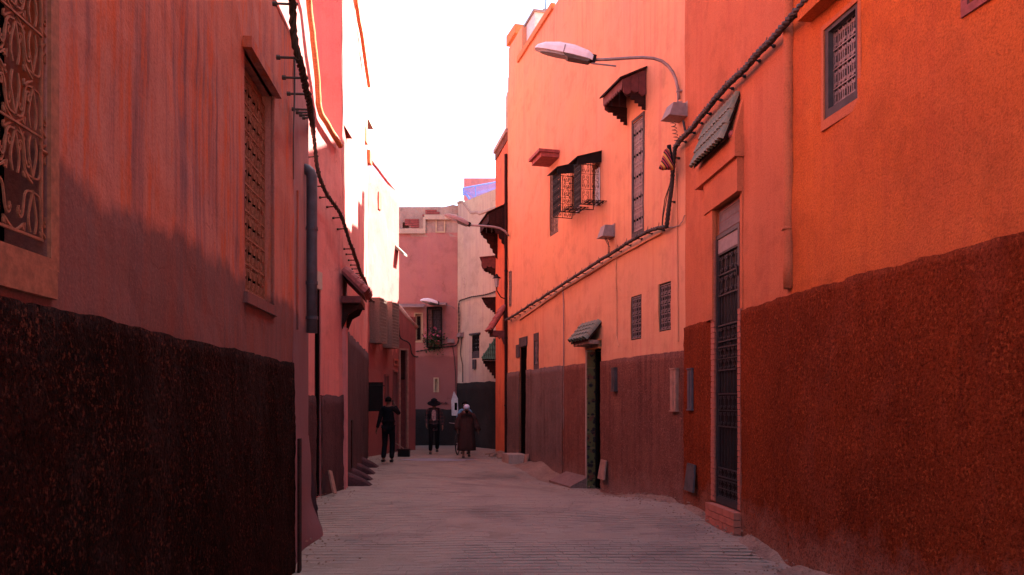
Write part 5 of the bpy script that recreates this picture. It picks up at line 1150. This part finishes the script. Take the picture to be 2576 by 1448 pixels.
def person(label, loc, face, H, pose, top='black_cloth', legs='black_cloth', shoe='shoe', skirt=None):
    """figure facing local -Y (rotated by face); pose gives joint positions in units for a 1.75 m body"""
    t = thing('person', label, 'person', loc); s = H/1.75; mw = Matrix.Translation(loc) @ Matrix.Rotation(face, 4, 'Z') @ Matrix.Scale(s, 4)
    J = dict(pelvis=(0, 0, .95), waist=(0, 0, 1.08), chest=(0, 0, 1.30), neck0=(0, .01, 1.45), neck=(0, 0, 1.51), head=(0, -.02, 1.60), crown=(0, -.01, 1.68),
             shR=(-.17, 0, 1.41), elR=(-.24, .03, 1.14), wrR=(-.26, -.04, .90), shL=(.17, 0, 1.41), elL=(.24, .03, 1.14), wrL=(.26, -.04, .90),
             hipR=(-.09, 0, .90), knR=(-.10, -.02, .50), anR=(-.10, .03, .09), hipL=(.09, 0, .90), knL=(.10, -.02, .50), anL=(.10, .03, .09)); J.update(pose)
    j = {k: Vector(v) for k, v in J.items()}
    nd = {k: (tuple(j[k]), r1, r2) for k, r1, r2 in (('pelvis', .13, .10), ('waist', .12, .09), ('chest', .14, .10), ('neck0', .07, .06), ('neck', .05, .05), ('head', .072, .088), ('crown', .06, .075),
        ('shR', .055, .055), ('elR', .04, .04), ('wrR', .026, .026), ('shL', .055, .055), ('elL', .04, .04), ('wrL', .026, .026), ('hipR', .085, .085), ('knR', .055, .055), ('anR', .036, .036), ('hipL', .085, .085), ('knL', .055, .055), ('anL', .036, .036))}
    ed = [('pelvis', 'waist'), ('waist', 'chest'), ('chest', 'neck0'), ('neck0', 'neck'), ('neck', 'head'), ('head', 'crown'), ('neck0', 'shR'), ('shR', 'elR'), ('elR', 'wrR'), ('neck0', 'shL'), ('shL', 'elL'), ('elL', 'wrL'),
          ('pelvis', 'hipR'), ('hipR', 'knR'), ('knR', 'anR'), ('pelvis', 'hipL'), ('hipL', 'knL'), ('knL', 'anL')]
    for sd in 'RL':   # hands: palm, four fingers and thumb; feet
        d = (j['wr'+sd]-j['el'+sd]).normalized(); sx = -1 if sd == 'R' else 1; f = Vector((0, -1, 0)); f = (f-d*f.dot(d)).normalized(); w_ = j['wr'+sd]
        nd['pa'+sd] = (tuple(w_+d*.07), .034, .020); ed.append(('wr'+sd, 'pa'+sd))
        for i, (o, l) in enumerate(((.030, .065), (.010, .078), (-.010, .072), (-.030, .055))):
            a = w_+d*.085+f*o; b = a+d*l*.55-Vector((sx*.008, 0, 0)); c = b+d*l*.5-Vector((sx*.022, 0, 0)); k = 'f%s%d' % (sd, i)
            nd[k+'a'] = (tuple(a+d*.015), .0095, .0095); nd[k+'b'] = (tuple(b), .0085, .0085); nd[k+'c'] = (tuple(c), .0075, .0075); ed += [('pa'+sd, k+'a'), (k+'a', k+'b'), (k+'b', k+'c')]
        a = w_+d*.04+f*.032; nd['t'+sd] = (tuple(a+f*.012+d*.01), .010, .010); nd['u'+sd] = (tuple(a+f*.028+d*.045), .008, .008); ed += [('wr'+sd, 't'+sd), ('t'+sd, 'u'+sd)]
        an = j['an'+sd]; nd['to'+sd] = (tuple(an+Vector((0, -.13, -.05))), .038, .028); ed.append(('an'+sd, 'to'+sd))
    body = grow('body', nd, ed, 'pelvis', 'skin', t, mw)
    h = j['head']
    mb = MB(); mb.ext([(-.014, -.085, -.02), (.014, -.085, -.02), (0, -.088, .035)], (0, -.028, -.006)); put('nose', mb, 'skin', body, mw @ Matrix.Translation(h))
    for sx in (-1, 1):
        mb = MB(); mb.lathe([(0, -.014), (.012, -.008), (.014, 0), (.012, .008), (0, .014)], 8); put('eye', mb, 'white', body, mw @ Matrix.Translation(h+Vector((sx*.030, -.078, .025))), True)
        mb = MB(); mb.lathe([(0, -.03), (.014, -.018), (.018, .012), (0, .03)], 8, sx=.5); put('ear', mb, 'skin', body, mw @ Matrix.Translation(h+Vector((sx*.078, .005, .01))), True)
    mb = MB(); mb.box((-.024, -.088, -.052), (.024, -.078, -.044)); put('mouth', mb, 'wood_red', body, mw @ Matrix.Translation(h))
    E_ = lambda k, dr: (tuple(j[k]), nd[k][1]+dr, nd[k][2]+dr)
    if top:
        n2 = {k: E_(k, d_) for k, d_ in (('pelvis', .03), ('waist', .035), ('chest', .025), ('neck0', .012), ('shR', .018), ('elR', .018), ('wrR', .018), ('shL', .018), ('elL', .018), ('wrL', .018))}
        n2['hem'] = (tuple(j['pelvis']+Vector((0, 0, -.16))), .15, .13)
        n2['hem2'] = (tuple(j['pelvis']+Vector((0, 0, -.21))), .165, .14); n2['waist'] = (n2['waist'][0], .165, .13); n2['pelvis'] = (n2['pelvis'][0], .165, .13)
        grow('jacket', n2, [('pelvis', 'hem'), ('hem', 'hem2'), ('pelvis', 'waist'), ('waist', 'chest'), ('chest', 'neck0'), ('neck0', 'shR'), ('shR', 'elR'), ('elR', 'wrR'), ('neck0', 'shL'), ('shL', 'elL'), ('elL', 'wrL')], 'pelvis', top, t, mw)
    if legs:
        n3 = {k: E_(k, d_) for k, d_ in (('pelvis', .012), ('hipR', .015), ('knR', .022), ('anR', .034), ('hipL', .015), ('knL', .022), ('anL', .034))}
        grow('trousers', n3, [('pelvis', 'hipR'), ('hipR', 'knR'), ('knR', 'anR'), ('pelvis', 'hipL'), ('hipL', 'knL'), ('knL', 'anL')], 'pelvis', legs, t, mw)
    for sd in 'RL':
        an = j['an'+sd]; n4 = {'h': (tuple(an+Vector((0, .03, -.05))), .042, .036), 'a': (tuple(an+Vector((0, 0, -.03))), .044, .04), 'm': (tuple(an+Vector((0, -.09, -.052))), .046, .032), 't': (tuple(an+Vector((0, -.15, -.06))), .036, .024)}
        grow('shoe', n4, [('h', 'a'), ('a', 'm'), ('m', 't')], 'a', shoe, t, mw)
    return t, mw, j
def hair(t, mw, j, back=.02, mat='hair', k=1.0, zf=.0):
    mb = MB(); n = 14; vs = []; prof = [(math.radians(a)) for a in range(0, 116, 12)]
    for a in prof:
        for i in range(n):
            b = 2*math.pi*i/n; y = math.sin(a)*math.sin(b); x = math.sin(a)*math.cos(b); z = math.cos(a)
            if y < -.2 and z < .55: z = .55+(z-.55)*.15
            r = 1+.07*noise.noise(Vector((x, y, z))*6); vs.append((x*.088*k*r, y*.108*k*r+.012, z*.105*k*r+.035+zf))
    mb.add(vs, [(i*n+q, i*n+(q+1) % n, (i+1)*n+(q+1) % n, (i+1)*n+q) for i in range(len(prof)-1) for q in range(n)])
    return put('hair', mb, mat, t, mw @ Matrix.Translation(j['head']), True)
# 1: man in black walking away, right hand at his ear
Z1 = 21.4; loc = Vector(((977-CX)/FPX*Z1, Z1, 0))
t, mw, j = person('man in black suit walking away on the left, one hand raised to his ear', loc, R(176), 1.79, dict(
    elR=(-.26, -.14, 1.27), wrR=(-.14, -.16, 1.50), elL=(.22, .05, 1.14), wrL=(.28, .08, .90), knR=(-.09, -.10, .50), anR=(-.08, -.02, .09), knL=(.09, .0, .50), anL=(.10, .16, .11)), 'black_cloth', 'black_cloth')
hair(t, mw, j)
pz_ = j['wrR']; mb = MB(); mb.box((-.01, -.03, .04), (.01, .03, .16)); ph = tag(put('phone', mb, 'iron', None, mw @ Matrix.Translation(pz_+Vector((.05, .02, -.02)))), 'phone held to the ear by the man in black', 'phone')
# 2: visitor in wide brimmed hat
Z2 = 24.9; loc = Vector(((1092-CX)/FPX*Z2, Z2, 0))
t, mw, j = person('visitor in a wide brimmed dark hat and plaid jacket walking towards the camera', loc, R(6), 1.70, dict(
    shR=(-.20, 0, 1.41), shL=(.20, 0, 1.41), elR=(-.25, .04, 1.15), wrR=(-.24, -.12, .94), elL=(.25, .05, 1.15), wrL=(.27, -.05, .90), knR=(-.10, -.12, .52), anR=(-.12, -.10, .09), knL=(.10, .02, .50), anL=(.10, .16, .14)), 'plaid', 'black_cloth')
hair(t, mw, j)
mb = MB(); mb.lathe([(.0, .0), (.19, -.03), (.215, -.045), (.215, -.035), (.19, -.015), (.105, .01), (.10, .09), (.06, .12), (0, .125)], 20, sy=1.05); put('hat', mb, 'black_cloth', t, mw @ Matrix.Translation(j['head']+Vector((0, 0, .065))) @ Matrix.Rotation(R(22), 4, 'X'), True)
mb = MB(); mb.ext([(-.07, 0, -.10), (-.03, 0, -.17), (.05, 0, -.15), (.06, 0, .0), (.055, 0, .14), (.02, 0, .19), (-.04, 0, .18), (-.075, 0, .1)], (0, .02, 0)); put('shirt_print', mb, 'pinkcloth', t, mw @ Matrix.Translation((0.0, -.155, 1.24)))
for sx in (-1, 1): mb = MB(); mb.tube([(sx*.13, -.02, 1.47), (sx*.14, -.12, 1.38), (sx*.13, -.14, 1.2), (sx*.15, -.05, 1.02)], .022, 6); put('backpack_strap', mb, 'dark_cloth', t, mw, True)
mb = MB(); mb.lathe([(.05, 0), (.16, .03), (.18, .2), (.15, .4), (.04, .44)], 10, (0, .2, 1.0), sy=.55); tag(put('backpack', mb, 'dark_cloth', None, mw, True), 'dark backpack on the visitor in the wide brimmed hat', 'backpack')
# 3: man in robe and white cap
Z3 = 23.2; loc = Vector(((1173-CX)/FPX*Z3, Z3, 0))
t, mw, j = person('stooped man in a long brown hooded robe and pale knitted cap', loc, R(8), 1.62, dict(
    chest=(0, -.03, 1.28), neck0=(0, -.05, 1.42), neck=(0, -.08, 1.46), head=(0, -.14, 1.53), crown=(0, -.14, 1.61), shR=(-.18, -.04, 1.37), shL=(.18, -.04, 1.37), elR=(-.27, 0, 1.10), wrR=(-.28, -.10, .90), elL=(.30, .03, 1.10), wrL=(.36, -.06, .88),
    knR=(-.09, -.12, .5), anR=(-.10, -.08, .09), knL=(.09, 0, .5), anL=(.10, .10, .11)), 'robe', None)
mb = MB(); n = 28; prof = [(.19, 1.36), (.21, 1.2), (.22, 1.0), (.235, .8), (.25, .6), (.265, .4), (.275, .24), (.26, .23)]; vs = []
for (r, z) in prof:
    for i in range(n):
        a = 2*math.pi*i/n; k = 1+.10*(1.36-z)*math.sin(a*7+z*2)+.05*(1.36-z)*math.sin(a*3+1); vs.append((r*k*math.cos(a), r*.72*k*math.sin(a)-.02-.02*z, z))
mb.add(vs, [(i*n+q, i*n+(q+1) % n, (i+1)*n+(q+1) % n, (i+1)*n+q) for i in range(len(prof)-1) for q in range(n)]+[tuple(range(n))]); put('robe', mb, 'robe', t, mw, True)
for sx in (-1, 1):
    e = j['el'+('R' if sx < 0 else 'L')]; w_ = j['wr'+('R' if sx < 0 else 'L')]; sh = j['sh'+('R' if sx < 0 else 'L')]
    mb = MB(); mb.tube([sh, (sh+e)/2, e, (e+w_)/2, w_+(w_-e)*.05], .085, 10, r1=.105); put('sleeve', mb, 'robe', t, mw, True)
mb = MB(); mb.lathe([(.03, -.02), (.13, -.03), (.16, .03), (.11, .10), (.05, .09)], 12, (0, .07, 1.40), sy=.7); put('hood', mb, 'robe', t, mw, True)
mb = MB(); mb.tube([(0, -.205, 1.36), (0, -.19, 1.1), (0, -.20, .8)], .006, 5); put('front_seam', mb, 'dark_cloth', t, mw)
mb = MB(); mb.lathe([(.092, -.01), (.098, .03), (.09, .075), (.06, .108), (.02, .12), (0, .121)], 16, sy=1.15); put('cap', mb, 'cap', t, mw @ Matrix.Translation(j['head']+Vector((0, .01, .03))) @ Matrix.Rotation(R(12), 4, 'X'), True)
mb = MB(); mb.lathe([(0, -.07), (.035, -.05), (.055, -.01), (.05, .02), (0, .03)], 10, sy=.6); put('beard', mb, 'hair', t, mw @ Matrix.Translation(j['head']+Vector((0, -.07, -.06))), True)
# 4: cyclist walking behind him with a bicycle
Z4 = 24.8; loc = Vector(((1170-CX)/FPX*Z4, Z4, 0))
t, mw, j = person('dark haired person in light blue half hidden behind the robed man', loc, R(-4), 1.66, dict(shR=(-.17, 0, 1.41), elR=(-.22, -.14, 1.18), wrR=(-.20, -.34, 1.03)), 'bluecloth', 'dark_cloth')
hair(t, mw, j, k=1.12)
bl = Vector(((1151-CX)/FPX*24.5, 24.5, 0)); t = thing('bicycle', 'bicycle pushed along left of the robed man, seen from the front', 'bicycle', bl)
bm_ = Matrix.Translation(bl) @ Matrix.Rotation(R(-97), 4, 'Z')
def ring(r, x, zc, tr, n=28): return [(x+r*math.cos(2*math.pi*i/n), 0, zc+r*math.sin(2*math.pi*i/n)) for i in range(n+1)]
for x in (0, -1.02):
    mb = MB(); mb.tube(ring(.33, x, .345, 0), .02, 6); wh = put('wheel', mb, 'tyre', t, bm_)
    mb = MB()
    for i in range(12): a = 2*math.pi*i/12; mb.tube([(x, 0, .345), (x+.315*math.cos(a), 0, .345+.315*math.sin(a))], .002, 3)
    put('spokes', mb, 'galv', wh, bm_, kind='stuff')
    mb = MB(); mb.tube([(x, -.04, .345), (x, .04, .345)], .02, 8); put('hub', mb, 'galv', wh, bm_)
mb = MB()
for pl in (((0, 0, .345), (-.07, 0, .72), (-.13, 0, .92)), ((-.10, 0, .80), (-.62, 0, .78), (-1.02, 0, .345)), ((-.08, 0, .70), (-.55, 0, .30), (-1.02, 0, .345)), ((-.55, 0, .30), (-.64, 0, .84))): mb.tube(pl, .016, 6)
put('frame', mb, 'iron', t, bm_)
mb = MB(); mb.tube([(-.16, -.29, .98), (-.08, -.2, .97), (-.12, 0, .95), (-.08, .2, .97), (-.16, .29, .98)], .013, 6); put('handlebar', mb, 'galv', t, bm_)
mb = MB(); mb.ext([(-.78, -.07, .86), (-.78, .07, .86), (-.52, .02, .87), (-.52, -.02, .87)], (0, 0, .04)); put('saddle', mb, 'tyre', t, bm_)
